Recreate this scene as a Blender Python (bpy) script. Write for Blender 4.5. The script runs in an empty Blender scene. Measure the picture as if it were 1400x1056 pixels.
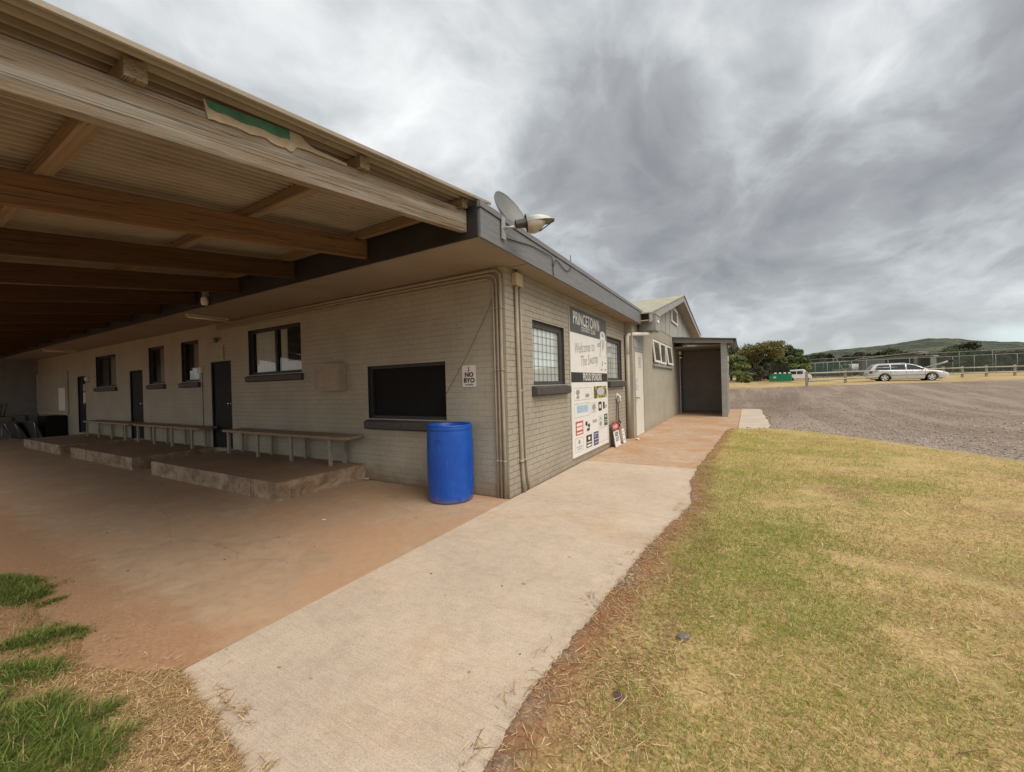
import bpy, bmesh, math, random
import numpy as np
from mathutils import Vector, Matrix
random.seed(7)
rng = np.random.default_rng(7)
SC = bpy.context.scene
COL = SC.collection
PI = math.pi

# ------------------------------------------------------------------ camera
cam_data = bpy.data.cameras.new('camera')
cam = bpy.data.objects.new('camera', cam_data)
COL.objects.link(cam)
YAW, PITCH, ROLL = math.radians(30.0025), math.radians(-0.129), math.radians(-1.5473)
CAM = Vector((2.76814, -4.66148, 1.55))
fw = Vector((-math.sin(YAW)*math.cos(PITCH), math.cos(YAW)*math.cos(PITCH), math.sin(PITCH)))
r0 = Vector((math.cos(YAW), math.sin(YAW), 0))
u0 = r0.cross(fw)
rr = r0*math.cos(ROLL)+u0*math.sin(ROLL)
uu = -r0*math.sin(ROLL)+u0*math.cos(ROLL)
cam.matrix_world = Matrix(((rr.x, uu.x, -fw.x, CAM.x), (rr.y, uu.y, -fw.y, CAM.y), (rr.z, uu.z, -fw.z, CAM.z), (0, 0, 0, 1)))
cam_data.sensor_fit = 'HORIZONTAL'
cam_data.sensor_width = 36
cam_data.lens = 544.027/1400*36
cam_data.clip_start = 0.05
cam_data.clip_end = 9000
SC.camera = cam

# ------------------------------------------------------------------ light
SC.view_settings.view_transform = 'Standard'
SC.view_settings.look = 'None'
SC.view_settings.exposure = 1.2
SC.view_settings.gamma = 1
SUN_DIR = Vector((0.56, -0.20, 0.80)).normalized()      # towards the sun behind the cloud
sun_elev = math.asin(SUN_DIR.z)
sun_rot = math.atan2(SUN_DIR.x, SUN_DIR.y)
sd = bpy.data.lights.new('sun', 'SUN')
sd.energy = 1.5
sd.angle = math.radians(50)
sd.color = (1.0, 0.90, 0.77)
so = bpy.data.objects.new('sun', sd)
COL.objects.link(so)
so.rotation_euler = SUN_DIR.to_track_quat('Z', 'Y').to_euler()
so.location = (0, 0, 60)

world = bpy.data.worlds.new('World')
SC.world = world
world.use_nodes = True


class NT:
    """tiny node-tree writer"""
    def __init__(s, tree):
        s.t = tree
        s.t.nodes.clear()

    def n(s, typ, ins=None, **props):
        nd = s.t.nodes.new(typ)
        for k, v in props.items():
            setattr(nd, k, v)
        for k, v in (ins or {}).items():
            sk = nd.inputs[k]
            if hasattr(v, 'links') or isinstance(v, bpy.types.NodeSocket):
                s.t.links.new(v, sk)
            else:
                sk.default_value = v
        return nd

    def math(s, op, a, b=0.5, c=None, clamp=False):
        ins = {0: a, 1: b}
        if c is not None:
            ins[2] = c
        return s.n('ShaderNodeMath', ins, operation=op, use_clamp=clamp).outputs[0]

    def vmath(s, op, a, b):
        nd = s.n('ShaderNodeVectorMath', {0: a, 1: b}, operation=op)
        return nd.outputs['Value'] if op in ('DOT_PRODUCT', 'LENGTH') else nd.outputs[0]

    def noise(s, vec, scale, detail=4, rough=0.55, dist=0.0, out=0):
        nd = s.n('ShaderNodeTexNoise', {'Vector': vec, 'Scale': scale, 'Detail': detail, 'Roughness': rough, 'Distortion': dist})
        return nd.outputs[out]

    def ramp(s, fac, stops, interp='LINEAR'):
        nd = s.n('ShaderNodeValToRGB', {'Fac': fac})
        cr = nd.color_ramp
        cr.interpolation = interp
        while len(cr.elements) > 1:
            cr.elements.remove(cr.elements[-1])
        for i, (p, c) in enumerate(stops):
            e = cr.elements[0] if i == 0 else cr.elements.new(p)
            e.position = p
            e.color = (c[0], c[1], c[2], 1) if hasattr(c, '__len__') else (c, c, c, 1)
        return nd.outputs[0]

    def mix(s, fac, a, b, blend='MIX'):
        nd = s.n('ShaderNodeMix', None, data_type='RGBA', blend_type=blend)
        for i, v in ((0, fac), (6, a), (7, b)):
            if isinstance(v, bpy.types.NodeSocket):
                s.t.links.new(v, nd.inputs[i])
            else:
                nd.inputs[i].default_value = v if not hasattr(v, '__len__') else (v[0], v[1], v[2], 1)
        return nd.outputs[2]

    def smooth(s, v, lo, hi):
        return s.n('ShaderNodeMapRange', {0: v, 1: lo, 2: hi, 3: 0.0, 4: 1.0}, interpolation_type='SMOOTHSTEP').outputs[0]

    def map(s, vec, scale=(1, 1, 1), rot=(0, 0, 0), loc=(0, 0, 0)):
        return s.n('ShaderNodeMapping', {'Vector': vec, 'Scale': scale, 'Rotation': rot, 'Location': loc}).outputs[0]


def build_world():
    w = NT(world.node_tree)
    d = w.n('ShaderNodeTexCoord').outputs['Generated']
    sep = w.n('ShaderNodeSeparateXYZ', {0: d})
    x, y, z = sep.outputs
    zz = w.math('ADD', w.math('MAXIMUM', z, 0.0), 0.30)
    pl = w.n('ShaderNodeCombineXYZ', {0: w.math('DIVIDE', x, zz), 1: w.math('DIVIDE', y, zz), 2: 0.0}).outputs[0]
    wp = w.noise(pl, 0.9, 4, 0.55, 0.0, out=1)
    wv = w.vmath('SUBTRACT', wp, (0.5, 0.5, 0.5))
    wv2 = w.n('ShaderNodeVectorMath', {0: wv, 'Scale': 0.55}, operation='SCALE').outputs[0]
    st = w.map(w.vmath('ADD', pl, wv2), scale=(1.0, 0.80, 1), rot=(0, 0, math.radians(-30)))
    n1 = w.noise(st, 1.35, 4, 0.5, 0.2)
    n2 = w.noise(w.map(st, loc=(7.3, 2.1, 0)), 2.8, 11, 0.58, 0.25)
    n3 = w.noise(w.map(st, loc=(1.3, 9.1, 3)), 0.5, 3, 0.5, 0.2)
    bil = w.math('ABSOLUTE', w.math('SUBTRACT', w.noise(w.map(st, loc=(4.4, 0.7, 2)), 3.0, 6, 0.55, 0.3), 0.5))   # billow edges
    v = w.math('MULTIPLY_ADD', w.math('SUBTRACT', n1, 0.5), 0.90, 0.43)
    v = w.math('MULTIPLY_ADD', w.math('SUBTRACT', n2, 0.5), 0.85, v)
    v = w.math('MULTIPLY_ADD', w.math('SUBTRACT', n3, 0.5), 0.35, v)
    v = w.math('MULTIPLY_ADD', w.math('SUBTRACT', 0.12, bil), 1.0, v)

    def blob(v, dr, lo, amt):
        dr = Vector(dr).normalized()
        f = w.smooth(w.vmath('DOT_PRODUCT', d, tuple(dr)), lo, 1.0)
        return w.math('MULTIPLY_ADD', f, amt, v)
    v = blob(v, (-0.49, 0.644, 0.587), 0.975, 0.16)      # thin cloud in front of the sun's glow
    v = blob(v, (-0.52, 0.52, 0.68), 0.90, 0.05)
    v = blob(v, (-0.245, 0.865, 0.437), 0.965, -0.22)    # dark bank above the end wall
    v = blob(v, (-0.05, 0.90, 0.40), 0.955, -0.07)
    v = blob(v, (0.30, 0.90, 0.20), 0.93, -0.09)
    v = blob(v, (0.226, 0.819, 0.527), 0.985, 0.14)
    v = blob(v, (0.331, 0.828, 0.453), 0.99, -0.14)
    v = blob(v, (-0.67, 0.422, 0.61), 0.94, 0.06)
    v = blob(v, (0.168, 0.984, 0.067), 0.9997, 0.30)     # small gap above the hill
    col = w.ramp(v, [(0.06, (0.195, 0.202, 0.210)), (0.32, (0.280, 0.288, 0.297)), (0.5, (0.395, 0.415, 0.424)),
                     (0.68, (0.555, 0.565, 0.572)), (0.95, (0.76, 0.77, 0.76))])
    # paler, slightly green grey towards the horizon
    hz = w.smooth(z, 0.22, 0.03)
    col = w.mix(w.math('MULTIPLY', hz, 0.62), col, (0.385, 0.405, 0.41))
    # a clear strip low on the right
    az = w.vmath('DOT_PRODUCT', d, tuple(Vector((0.44, 0.895, 0.052)).normalized()))
    band = w.math('MULTIPLY', w.smooth(az, 0.9905, 0.9985), w.math('MULTIPLY', w.smooth(z, 0.085, 0.06), w.smooth(z, 0.02, 0.045)))
    col = w.mix(w.math('MULTIPLY', band, 0.7), col, (0.56, 0.68, 0.67))
    # the rest of the sky dome behind the viewer is brighter, thinner cloud
    back = w.smooth(w.vmath('DOT_PRODUCT', d, tuple(Vector((0.5, -0.86, 0.1)).normalized())), -0.2, 0.9)
    col = w.mix(w.math('MULTIPLY', back, 0.3), col, (0.60, 0.60, 0.60))
    bg_c = w.n('ShaderNodeBackground', {'Color': col, 'Strength': 0.64})
    sky = w.n('ShaderNodeTexSky', None, sky_type='NISHITA', sun_disc=False, sun_elevation=sun_elev, sun_rotation=sun_rot)
    bg_s = w.n('ShaderNodeBackground', {'Color': sky.outputs[0], 'Strength': 0.08})
    mx = w.n('ShaderNodeMixShader', {0: 0.94, 1: bg_s.outputs[0], 2: bg_c.outputs[0]})
    w.n('ShaderNodeOutputWorld', {0: mx.outputs[0]})


build_world()


# ------------------------------------------------------------------ materials
def new_mat(name):
    m = bpy.data.materials.new(name)
    m.use_nodes = True
    return m, NT(m.node_tree)


def finish(w, col, rough, bump=None, dist=0.01, strength=1.0, metallic=0.0, spec=0.4, extra=None):
    ins = {'Base Color': col if isinstance(col, bpy.types.NodeSocket) else (*col, 1), 'Roughness': rough, 'Metallic': metallic, 'Specular IOR Level': spec}
    if bump is not None:
        b = w.n('ShaderNodeBump', {'Height': bump, 'Distance': dist, 'Strength': strength})
        ins['Normal'] = b.outputs[0]
    ins.update(extra or {})
    p = w.n('ShaderNodeBsdfPrincipled', ins)
    w.n('ShaderNodeOutputMaterial', {0: p.outputs[0]})


def sc(c, k):
    return tuple(min(1, v*k) for v in c)


def plain(name, col, rough=0.6, var=0.18, scale=5, bump=0.002, bscale=90, metallic=0.0, spec=0.4, stretch=(1, 1, 1), col2=None, c2lo=0.55, c2hi=0.7, coord='Object', extra=None):
    m, w = new_mat(name)
    v = w.n('ShaderNodeTexCoord').outputs[coord]
    v = w.map(v, scale=stretch)
    n = w.noise(v, scale, 6, 0.6)
    c = w.ramp(n, [(0.25, sc(col, 1-var)), (0.75, sc(col, 1+var))])
    if col2:
        n2 = w.noise(w.map(v, loc=(3, 5, 1)), scale*0.6, 7, 0.65, 0.3)
        c = w.mix(w.smooth(n2, c2lo, c2hi), c, col2)
    h = w.noise(v, bscale, 3, 0.6) if bump else None
    finish(w, c, rough, h, bump or 0.01, 1.0, metallic, spec, extra)
    return m


def brick_mat(name, axis, col, mortar_dark, bump_d, dust=0.0):
    m, w = new_mat(name)
    pos = w.n('ShaderNodeNewGeometry').outputs['Position']
    sep = w.n('ShaderNodeSeparateXYZ', {0: pos})
    uv = w.n('ShaderNodeCombineXYZ', {0: sep.outputs[axis], 1: sep.outputs[2], 2: 0.0}).outputs[0]
    wob = w.noise(uv, 9, 2, 0.5, out=1)
    uvw = w.vmath('ADD', uv, w.vmath('SCALE', wob, (0, 0, 0))) if False else uv
    nd = w.n('ShaderNodeTexBrick', {'Vector': uvw, 'Color1': (1, 1, 1, 1), 'Color2': (0.86, 0.86, 0.86, 1), 'Mortar': (0, 0, 0, 1), 'Scale': 1.0,
                                   'Mortar Size': 0.0055, 'Mortar Smooth': 0.55, 'Bias': 0.0, 'Brick Width': 0.24, 'Row Height': 0.086}, offset=0.5, squash=1.0)
    fac = nd.outputs['Fac']      # 1 in the mortar
    cell = nd.outputs['Color']
    big = w.noise(pos, 1.3, 5, 0.6)
    fine = w.noise(pos, 26, 4, 0.6)
    c = w.ramp(big, [(0.3, sc(col, 0.88)), (0.7, sc(col, 1.1))])
    c = w.mix(1.0, c, w.ramp(fine, [(0.3, 0.90), (0.7, 1.06)]), 'MULTIPLY')
    c = w.mix(0.55, c, cell, 'MULTIPLY') if False else c
    patch = w.noise(w.map(pos, loc=(4, 7, 2)), 2.2, 4, 0.6)
    mf = w.math('MULTIPLY', fac, w.math('MULTIPLY', w.smooth(patch, 0.30, 0.60), mortar_dark))
    c = w.mix(mf, c, sc(col, 0.35))
    # red dust splashed up from the ground
    dn = w.noise(pos, 5, 6, 0.65)
    dz = w.smooth(w.math('MULTIPLY_ADD', dn, 0.55, sep.outputs[2]), 0.62, 0.22)
    c = w.mix(w.math('MULTIPLY', dz, dust), c, (0.24, 0.15, 0.09))
    # chips where the paint has come off
    chip = w.noise(w.map(pos, loc=(11, 3, 8)), 38, 5, 0.7)
    c = w.mix(w.math('MULTIPLY', w.smooth(chip, 0.735, 0.765), 0.6), c, (0.42, 0.39, 0.34))
    h = w.math('MULTIPLY_ADD', fac, -1.0, w.math('MULTIPLY', fine, 0.35))
    finish(w, c, 0.62, h, bump_d, 1.0, 0.0, 0.35)
    return m


M = {}
M['brick_end'] = brick_mat('painted_brick_end', 1, (0.345, 0.31, 0.25), 0.80, 0.006, 0.35)
M['brick_front'] = brick_mat('painted_brick_front', 0, (0.36, 0.338, 0.268), 0.12, 0.003, 0.8)
M['brick_annex'] = brick_mat('painted_block_annex', 1, (0.36, 0.335, 0.27), 0.22, 0.004, 0.35)
M['soffit'] = plain('soffit_sheet', (0.30, 0.25, 0.19), 0.7, 0.12, 1.2, 0.001)
M['fascia'] = plain('fascia_paint', (0.165, 0.168, 0.175), 0.5, 0.25, 3, 0.003, 40, stretch=(6, 1, 14), col2=(0.20, 0.19, 0.18), c2lo=0.6, c2hi=0.8)
M['dark_paint'] = plain('dark_paint', (0.028, 0.027, 0.029), 0.5, 0.3, 6, 0.002)
M['dark_sill'] = plain('dark_sill_paint', (0.062, 0.056, 0.054), 0.6, 0.3, 12, 0.004, 50)
M['door_dark'] = plain('dark_door_paint', (0.014, 0.014, 0.015), 0.6, 0.2, 3, 0.001, spec=0.15)
M['black'] = plain('black_void', (0.010, 0.010, 0.010), 0.7, 0.2, 5, 0, spec=0.15)
M['conduit'] = plain('painted_conduit', (0.34, 0.29, 0.22), 0.5, 0.15, 8, 0.001)
M['cream'] = plain('cream_plastic', (0.52, 0.44, 0.27), 0.45, 0.12, 8, 0.001)
M['white'] = plain('white_paint', (0.74, 0.73, 0.69), 0.5, 0.06, 4, 0.001)
M['sign_white'] = plain('sign_white', (0.70, 0.69, 0.66), 0.42, 0.05, 3, 0)
M['sign_grey'] = plain('sign_dark_grey', (0.075, 0.072, 0.068), 0.42, 0.12, 3, 0)
M['sign_black'] = plain('sign_black', (0.022, 0.021, 0.02), 0.42, 0.12, 3, 0)
M['sign_pale'] = plain('sign_pale_grey', (0.47, 0.46, 0.45), 0.45, 0.06, 3, 0)
M['sign_mid'] = plain('sign_mid_grey', (0.30, 0.295, 0.29), 0.45, 0.06, 3, 0)
M['sign_red'] = plain('sign_red', (0.55, 0.06, 0.055), 0.45, 0.1, 8, 0)
M['sign_blue'] = plain('sign_sky_blue', (0.28, 0.52, 0.72), 0.45, 0.1, 8, 0)
M['sign_navy'] = plain('sign_navy', (0.05, 0.06, 0.20), 0.45, 0.1, 8, 0)
M['sign_green'] = plain('sign_dark_green', (0.03, 0.09, 0.05), 0.45, 0.2, 8, 0)
M['sign_olive'] = plain('sign_olive_photo', (0.10, 0.09, 0.025), 0.45, 0.6, 14, 0, col2=(0.50, 0.45, 0.14), c2lo=0.5, c2hi=0.56)
M['door_white'] = plain('cream_white_door', (0.64, 0.61, 0.53), 0.45, 0.06, 2, 0.001)
M['frame_white'] = plain('white_frame', (0.70, 0.68, 0.62), 0.45, 0.1, 6, 0.001)
M['curtain'] = plain('net_curtain', (0.78, 0.80, 0.76), 0.8, 0.14, 3, 0.004, 30, stretch=(14, 14, 1))
M['rust_tin'] = None
M['galv'] = plain('galvanised', (0.42, 0.43, 0.43), 0.42, 0.18, 9, 0.001, metallic=0.6)
M['dish'] = plain('dish_grey', (0.15, 0.157, 0.155), 0.5, 0.12, 5, 0.001)
M['lamp_shell'] = plain('lamp_shell', (0.33, 0.34, 0.335), 0.4, 0.2, 12, 0.001, metallic=0.3)
M['lamp_lens'] = plain('lamp_refractor', (0.38, 0.345, 0.28), 0.25, 0.25, 10, 0.002)
M['wood_bench'] = plain('bench_timber', (0.30, 0.215, 0.14), 0.75, 0.35, 5, 0.003, 60, stretch=(1, 9, 9), col2=(0.44, 0.36, 0.27), c2lo=0.58, c2hi=0.8)
M['bench_leg'] = plain('bench_leg_paint', (0.32, 0.27, 0.20), 0.6, 0.2, 9, 0.001)
M['annex_sheet'] = plain('gable_sheet', (0.34, 0.34, 0.295), 0.6, 0.08, 2, 0.001)
M['annex_trim'] = plain('gable_trim', (0.27, 0.27, 0.26), 0.55, 0.15, 4, 0.001)
M['annex_soffit'] = plain('gable_soffit', (0.42, 0.36, 0.27), 0.65, 0.12, 2, 0.001)
M['lichen_tin'] = plain('lichen_roof', (0.33, 0.322, 0.245), 0.65, 0.18, 2.5, 0.002, col2=(0.44, 0.43, 0.35), c2lo=0.5, c2hi=0.7)
M['porch_dark'] = plain('porch_inner_paint', (0.30, 0.268, 0.24), 0.6, 0.15, 2, 0.002)
M['porch_side'] = plain('porch_side_paint', (0.30, 0.28, 0.235), 0.6, 0.12, 3, 0.002)
M['porch_roof'] = plain('porch_roof_metal', (0.10, 0.09, 0.085), 0.5, 0.3, 5, 0.002)
M['frosted'] = plain('frosted_pane', (0.10, 0.105, 0.10), 0.12, 0.3, 9, 0.002, 40, spec=0.6)
M['chrome'] = plain('chrome_handle', (0.70, 0.69, 0.66), 0.2, 0.05, 5, 0, metallic=1.0)
M['green_panel'] = plain('green_paint_panel', (0.055, 0.16, 0.085), 0.6, 0.4, 3, 0.002, stretch=(1, 3, 3))
M['tan_panel'] = plain('bare_board_panel', (0.40, 0.31, 0.21), 0.75, 0.25, 9, 0.004, 60)
M['black_plastic'] = plain('black_plastic', (0.018, 0.018, 0.02), 0.4, 0.2, 5, 0)
M['rubber'] = plain('tyre_rubber', (0.018, 0.018, 0.018), 0.8, 0.2, 8, 0)
M['car_paint'] = plain('silver_car_paint', (0.58, 0.58, 0.585), 0.28, 0.04, 3, 0, metallic=0.25, spec=0.5, extra={'Coat Weight': 0.5, 'Coat Roughness': 0.05})
M['rim'] = plain('alloy_rim', (0.62, 0.62, 0.63), 0.3, 0.05, 3, 0, metallic=0.6)
M['car_glass'] = plain('car_glass', (0.022, 0.026, 0.028), 0.05, 0.1, 3, 0, spec=0.8)
M['tail_red'] = plain('tail_light', (0.16, 0.02, 0.02), 0.2, 0.1, 3, 0)
M['clear_lamp'] = plain('headlight_lens', (0.62, 0.63, 0.64), 0.12, 0.1, 3, 0)
M['skip_green'] = plain('skip_green', (0.02, 0.24, 0.12), 0.45, 0.2, 3, 0.002)
M['van_white'] = plain('white_body', (0.74, 0.75, 0.75), 0.35, 0.05, 2, 0)
M['post_wood'] = plain('grey_fence_timber', (0.30, 0.265, 0.20), 0.8, 0.3, 6, 0.004, 40)
M['rail_wood'] = plain('grey_rail_timber', (0.33, 0.31, 0.26), 0.8, 0.25, 6, 0.004, 40)
M['bark'] = plain('pale_bark', (0.24, 0.205, 0.16), 0.85, 0.35, 6, 0.01, 20)
M['bark_dark'] = plain('dark_bark', (0.10, 0.082, 0.06), 0.85, 0.35, 6, 0.01, 20)
M['shed_tin'] = plain('grey_shed_tin', (0.20, 0.205, 0.20), 0.5, 0.15, 4, 0.002)
M['stone'] = plain('grey_stone', (0.15, 0.13, 0.11), 0.85, 0.4, 20, 0.004, 60)
M['leaf_purple'] = plain('dead_leaf', (0.10, 0.05, 0.06), 0.8, 0.4, 40, 0.003)
M['paper'] = plain('paper_notice', (0.62, 0.60, 0.56), 0.7, 0.06, 9, 0)
M['paper_dim'] = plain('dull_board', (0.40, 0.38, 0.33), 0.6, 0.1, 4, 0)
M['exit_green'] = plain('exit_sign_face', (0.30, 0.30, 0.16), 0.4, 0.2, 8, 0)
M['furniture_dark'] = plain('dark_furniture', (0.045, 0.045, 0.047), 0.5, 0.2, 5, 0.001)
M['table_top'] = plain('dull_table_top', (0.16, 0.14, 0.115), 0.5, 0.2, 4, 0.001)


def timber(name, c_lo, c_hi, grey, gamt, along='rafter'):
    m, w = new_mat(name)
    v = w.n('ShaderNodeTexCoord').outputs['Object']
    sp = w.n('ShaderNodeSeparateXYZ', {0: v}).outputs
    zs = w.math('MULTIPLY_ADD', sp[1], -0.1405, sp[2])          # the grain runs down the slope of the rafter
    v = w.n('ShaderNodeCombineXYZ', {0: sp[0], 1: sp[1], 2: zs} if along == 'rafter' else {0: sp[1], 1: sp[0], 2: zs}).outputs[0]
    wob = w.noise(w.map(v, scale=(1, 0.8, 1)), 2.2, 3, 0.5, out=1)
    vw = w.vmath('ADD', v, w.n('ShaderNodeVectorMath', {0: wob, 'Scale': 0.006}, operation='SCALE').outputs[0])
    g = w.map(vw, scale=(70, 0.45, 70))
    n = w.noise(g, 1.5, 8, 0.72, 0.4)
    c = w.ramp(n, [(0.25, c_lo), (0.5, tuple((a+b_)/2 for a, b_ in zip(c_lo, c_hi))), (0.75, c_hi)])
    big = w.noise(w.map(vw, scale=(3, 0.5, 7)), 1.6, 6, 0.65, 0.4)
    c = w.mix(w.math('MULTIPLY', w.smooth(big, 0.42, 0.60), gamt), c, w.mix(0.8, grey, w.ramp(n, [(0.3, 0.70), (0.7, 1.15)]), 'MULTIPLY'))
    streak = w.noise(w.map(vw, scale=(30, 0.35, 26), loc=(3, 1, 2)), 2.6, 6, 0.75)
    c = w.mix(w.math('MULTIPLY', w.smooth(streak, 0.60, 0.70), 0.55), c, sc(c_lo, 0.55))
    kn = w.n('ShaderNodeTexVoronoi', {'Vector': w.map(v, scale=(2.0, 0.9, 3.5)), 'Scale': 1.6, 'Randomness': 1.0}).outputs['Distance']
    c = w.mix(w.math('MULTIPLY', w.smooth(kn, 0.10, 0.03), 0.8), c, sc(c_lo, 0.40))
    crack = w.noise(w.map(vw, scale=(8, 0.22, 40), loc=(6, 2, 9)), 2.4, 3, 0.5)
    ck = w.smooth(w.math('ABSOLUTE', w.math('SUBTRACT', crack, 0.5)), 0.012, 0.003)
    c = w.mix(w.math('MULTIPLY', ck, 0.6), c, sc(c_lo, 0.35))
    finish(w, c, 0.82, w.math('SUBTRACT', n, w.math('MULTIPLY', ck, 0.6)), 0.008, 0.9, 0, 0.2)
    return m


M['timber_weathered'] = timber('weathered_rafter', (0.15, 0.11, 0.075), (0.35, 0.275, 0.19), (0.345, 0.315, 0.265), 0.9)
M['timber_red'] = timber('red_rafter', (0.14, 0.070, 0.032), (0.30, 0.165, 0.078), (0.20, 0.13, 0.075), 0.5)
M['timber_shaded'] = timber('shade_darkened_rafter', (0.055, 0.028, 0.014), (0.15, 0.078, 0.038), (0.09, 0.055, 0.032), 0.5)  # dark brown rafter timber, with the canopy's deep shade put into the colour
M['timber_purlin'] = timber('purlin_timber', (0.19, 0.125, 0.065), (0.36, 0.26, 0.15), (0.30, 0.25, 0.18), 0.5, 'purlin')


def tin_mat():
    m, w = new_mat('dusty_corrugated_tin')
    pos = w.n('ShaderNodeNewGeometry').outputs['Position']
    n = w.noise(w.map(pos, scale=(1.2, 0.5, 1)), 2.0, 7, 0.65, 0.4)
    c = w.ramp(n, [(0.25, (0.16, 0.13, 0.098)), (0.5, (0.26, 0.22, 0.17)), (0.78, (0.35, 0.305, 0.245))])
    n2 = w.noise(w.map(pos, scale=(6, 1.2, 1), loc=(4, 1, 0)), 4, 6, 0.7)
    c = w.mix(w.math('MULTIPLY', w.smooth(n2, 0.57, 0.70), 0.6), c, (0.16, 0.105, 0.065))
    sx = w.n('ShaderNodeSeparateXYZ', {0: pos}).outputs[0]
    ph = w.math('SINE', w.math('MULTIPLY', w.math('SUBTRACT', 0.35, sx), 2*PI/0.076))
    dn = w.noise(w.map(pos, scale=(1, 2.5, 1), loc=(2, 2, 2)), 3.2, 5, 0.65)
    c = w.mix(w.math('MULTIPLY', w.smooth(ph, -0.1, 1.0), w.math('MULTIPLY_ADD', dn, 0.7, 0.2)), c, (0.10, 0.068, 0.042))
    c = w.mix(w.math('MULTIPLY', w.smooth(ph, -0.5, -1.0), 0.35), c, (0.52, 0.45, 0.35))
    finish(w, c, 0.65, w.noise(pos, 70, 3), 0.001, 1.0, 0.15)
    return m


M['rust_tin'] = tin_mat()


def drum_mat():
    m, w = new_mat('blue_drum_plastic')
    v = w.n('ShaderNodeTexCoord').outputs['Object']
    n = w.noise(v, 3, 5, 0.6)
    c = w.ramp(n, [(0.3, (0.003, 0.055, 0.33)), (0.7, (0.006, 0.085, 0.44))])
    s = w.noise(w.map(v, scale=(14, 14, 3)), 3, 8, 0.75, 0.4)
    sep = w.n('ShaderNodeSeparateXYZ', {0: v})
    low = w.smooth(sep.outputs[2], 0.42, 0.05)
    scuff = w.math('MULTIPLY', w.smooth(s, 0.56, 0.74), w.math('MULTIPLY_ADD', low, 0.55, 0.26))
    c = w.mix(scuff, c, (0.28, 0.33, 0.48))
    dn = w.noise(w.map(v, loc=(2, 2, 2)), 6, 6, 0.7)
    dust = w.math('MULTIPLY', w.smooth(w.math('MULTIPLY_ADD', dn, 0.25, sep.outputs[2]), 0.22, 0.10), 0.45)
    c = w.mix(dust, c, (0.30, 0.22, 0.16))
    finish(w, c, 0.38, w.noise(v, 14, 3), 0.002, 0.6, 0, 0.45)
    return m


M['drum'] = drum_mat()


def concrete_mat(name, col, stain, slo, shi, sfac, broom=0.0, speck=0.35, mottle=0.0, dusty=False):
    m, w = new_mat(name)
    pos = w.n('ShaderNodeNewGeometry').outputs['Position']
    big = w.noise(pos, 0.9, 6, 0.6)
    c = w.ramp(big, [(0.3, sc(col, 0.88)), (0.7, sc(col, 1.10))])
    g9 = w.noise(w.map(pos, loc=(8, 1, 0)), 85, 4, 0.8)
    c = w.mix(speck*0.6, c, w.ramp(g9, [(0.34, 0.80), (0.5, 1.0), (0.66, 1.12)]), 'MULTIPLY')
    if mottle:
        mo = w.noise(w.map(pos, loc=(6, 6, 0)), 5.5, 9, 0.74, 0.5)
        c = w.mix(mottle, c, w.ramp(mo, [(0.30, 0.55), (0.47, 0.95), (0.62, 1.15), (0.75, 1.35)]), 'MULTIPLY')
    st = w.noise(w.map(pos, loc=(5, 8, 0)), 0.75, 8, 0.66, 0.6)
    c = w.mix(w.math('MULTIPLY', w.smooth(st, slo, shi), sfac), c, stain)
    sp = w.noise(pos, 210, 3, 0.75)
    c = w.mix(speck, c, w.ramp(sp, [(0.36, 0.42), (0.5, 0.98), (0.62, 1.18)]), 'MULTIPLY')
    sp2 = w.noise(w.map(pos, loc=(1, 2, 0)), 11, 6, 0.7)
    c = w.mix(0.5, c, w.ramp(sp2, [(0.32, 0.86), (0.6, 1.06)]), 'MULTIPLY')
    br = w.noise(w.map(pos, scale=(1.2, 55, 1), rot=(0, 0, math.radians(-8))), 3.0, 4, 0.6)
    c = w.mix(broom, c, w.ramp(br, [(0.32, 0.62), (0.62, 1.12)]), 'MULTIPLY')
    if dusty:      # red soil trodden onto the outer edge of the slab
        yy = w.n('ShaderNodeSeparateXYZ', {0: pos}).outputs[1]
        de = w.smooth(w.math('MULTIPLY_ADD', w.math('SUBTRACT', w.noise(pos, 4.5, 8, 0.7), 0.5), 0.9, yy), -3.25, -3.62)
        c = w.mix(w.math('MULTIPLY', de, 0.85), c, w.ramp(w.noise(pos, 40, 6, 0.75), [(0.3, (0.24, 0.125, 0.065)), (0.7, (0.40, 0.24, 0.14))]))
    spot = w.noise(w.map(pos, loc=(9, 2, 0)), 9, 2, 0.5)
    c = w.mix(w.math('MULTIPLY', w.smooth(spot, 0.735, 0.75), 0.7), c, sc(col, 0.3))
    h = w.math('ADD', w.math('MULTIPLY', sp, 1.0), w.math('MULTIPLY', br, broom*2))
    finish(w, c, 0.85, h, 0.003, 0.7, 0, 0.25)
    return m


M['path_pale'] = concrete_mat('pale_broomed_concrete', (0.525, 0.43, 0.335), (0.48, 0.325, 0.20), 0.50, 0.70, 0.55, 0.30, 0.55, 0.25)
M['path_red'] = concrete_mat('red_stained_concrete', (0.45, 0.325, 0.225), (0.42, 0.235, 0.125), 0.44, 0.60, 0.8, 0.15, 0.45, 0.6)
M['slab'] = concrete_mat('brown_stained_slab', (0.42, 0.295, 0.195), (0.43, 0.265, 0.16), 0.42, 0.62, 0.8, 0.05, 0.55, 0.45, True)
M['step'] = concrete_mat('step_concrete', (0.29, 0.19, 0.12), (0.36, 0.26, 0.17), 0.48, 0.62, 0.6, 0.0, 0.3)
M['apron'] = concrete_mat('apron_concrete', (0.50, 0.43, 0.35), (0.42, 0.30, 0.21), 0.5, 0.7, 0.4, 0.1, 0.3)


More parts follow.
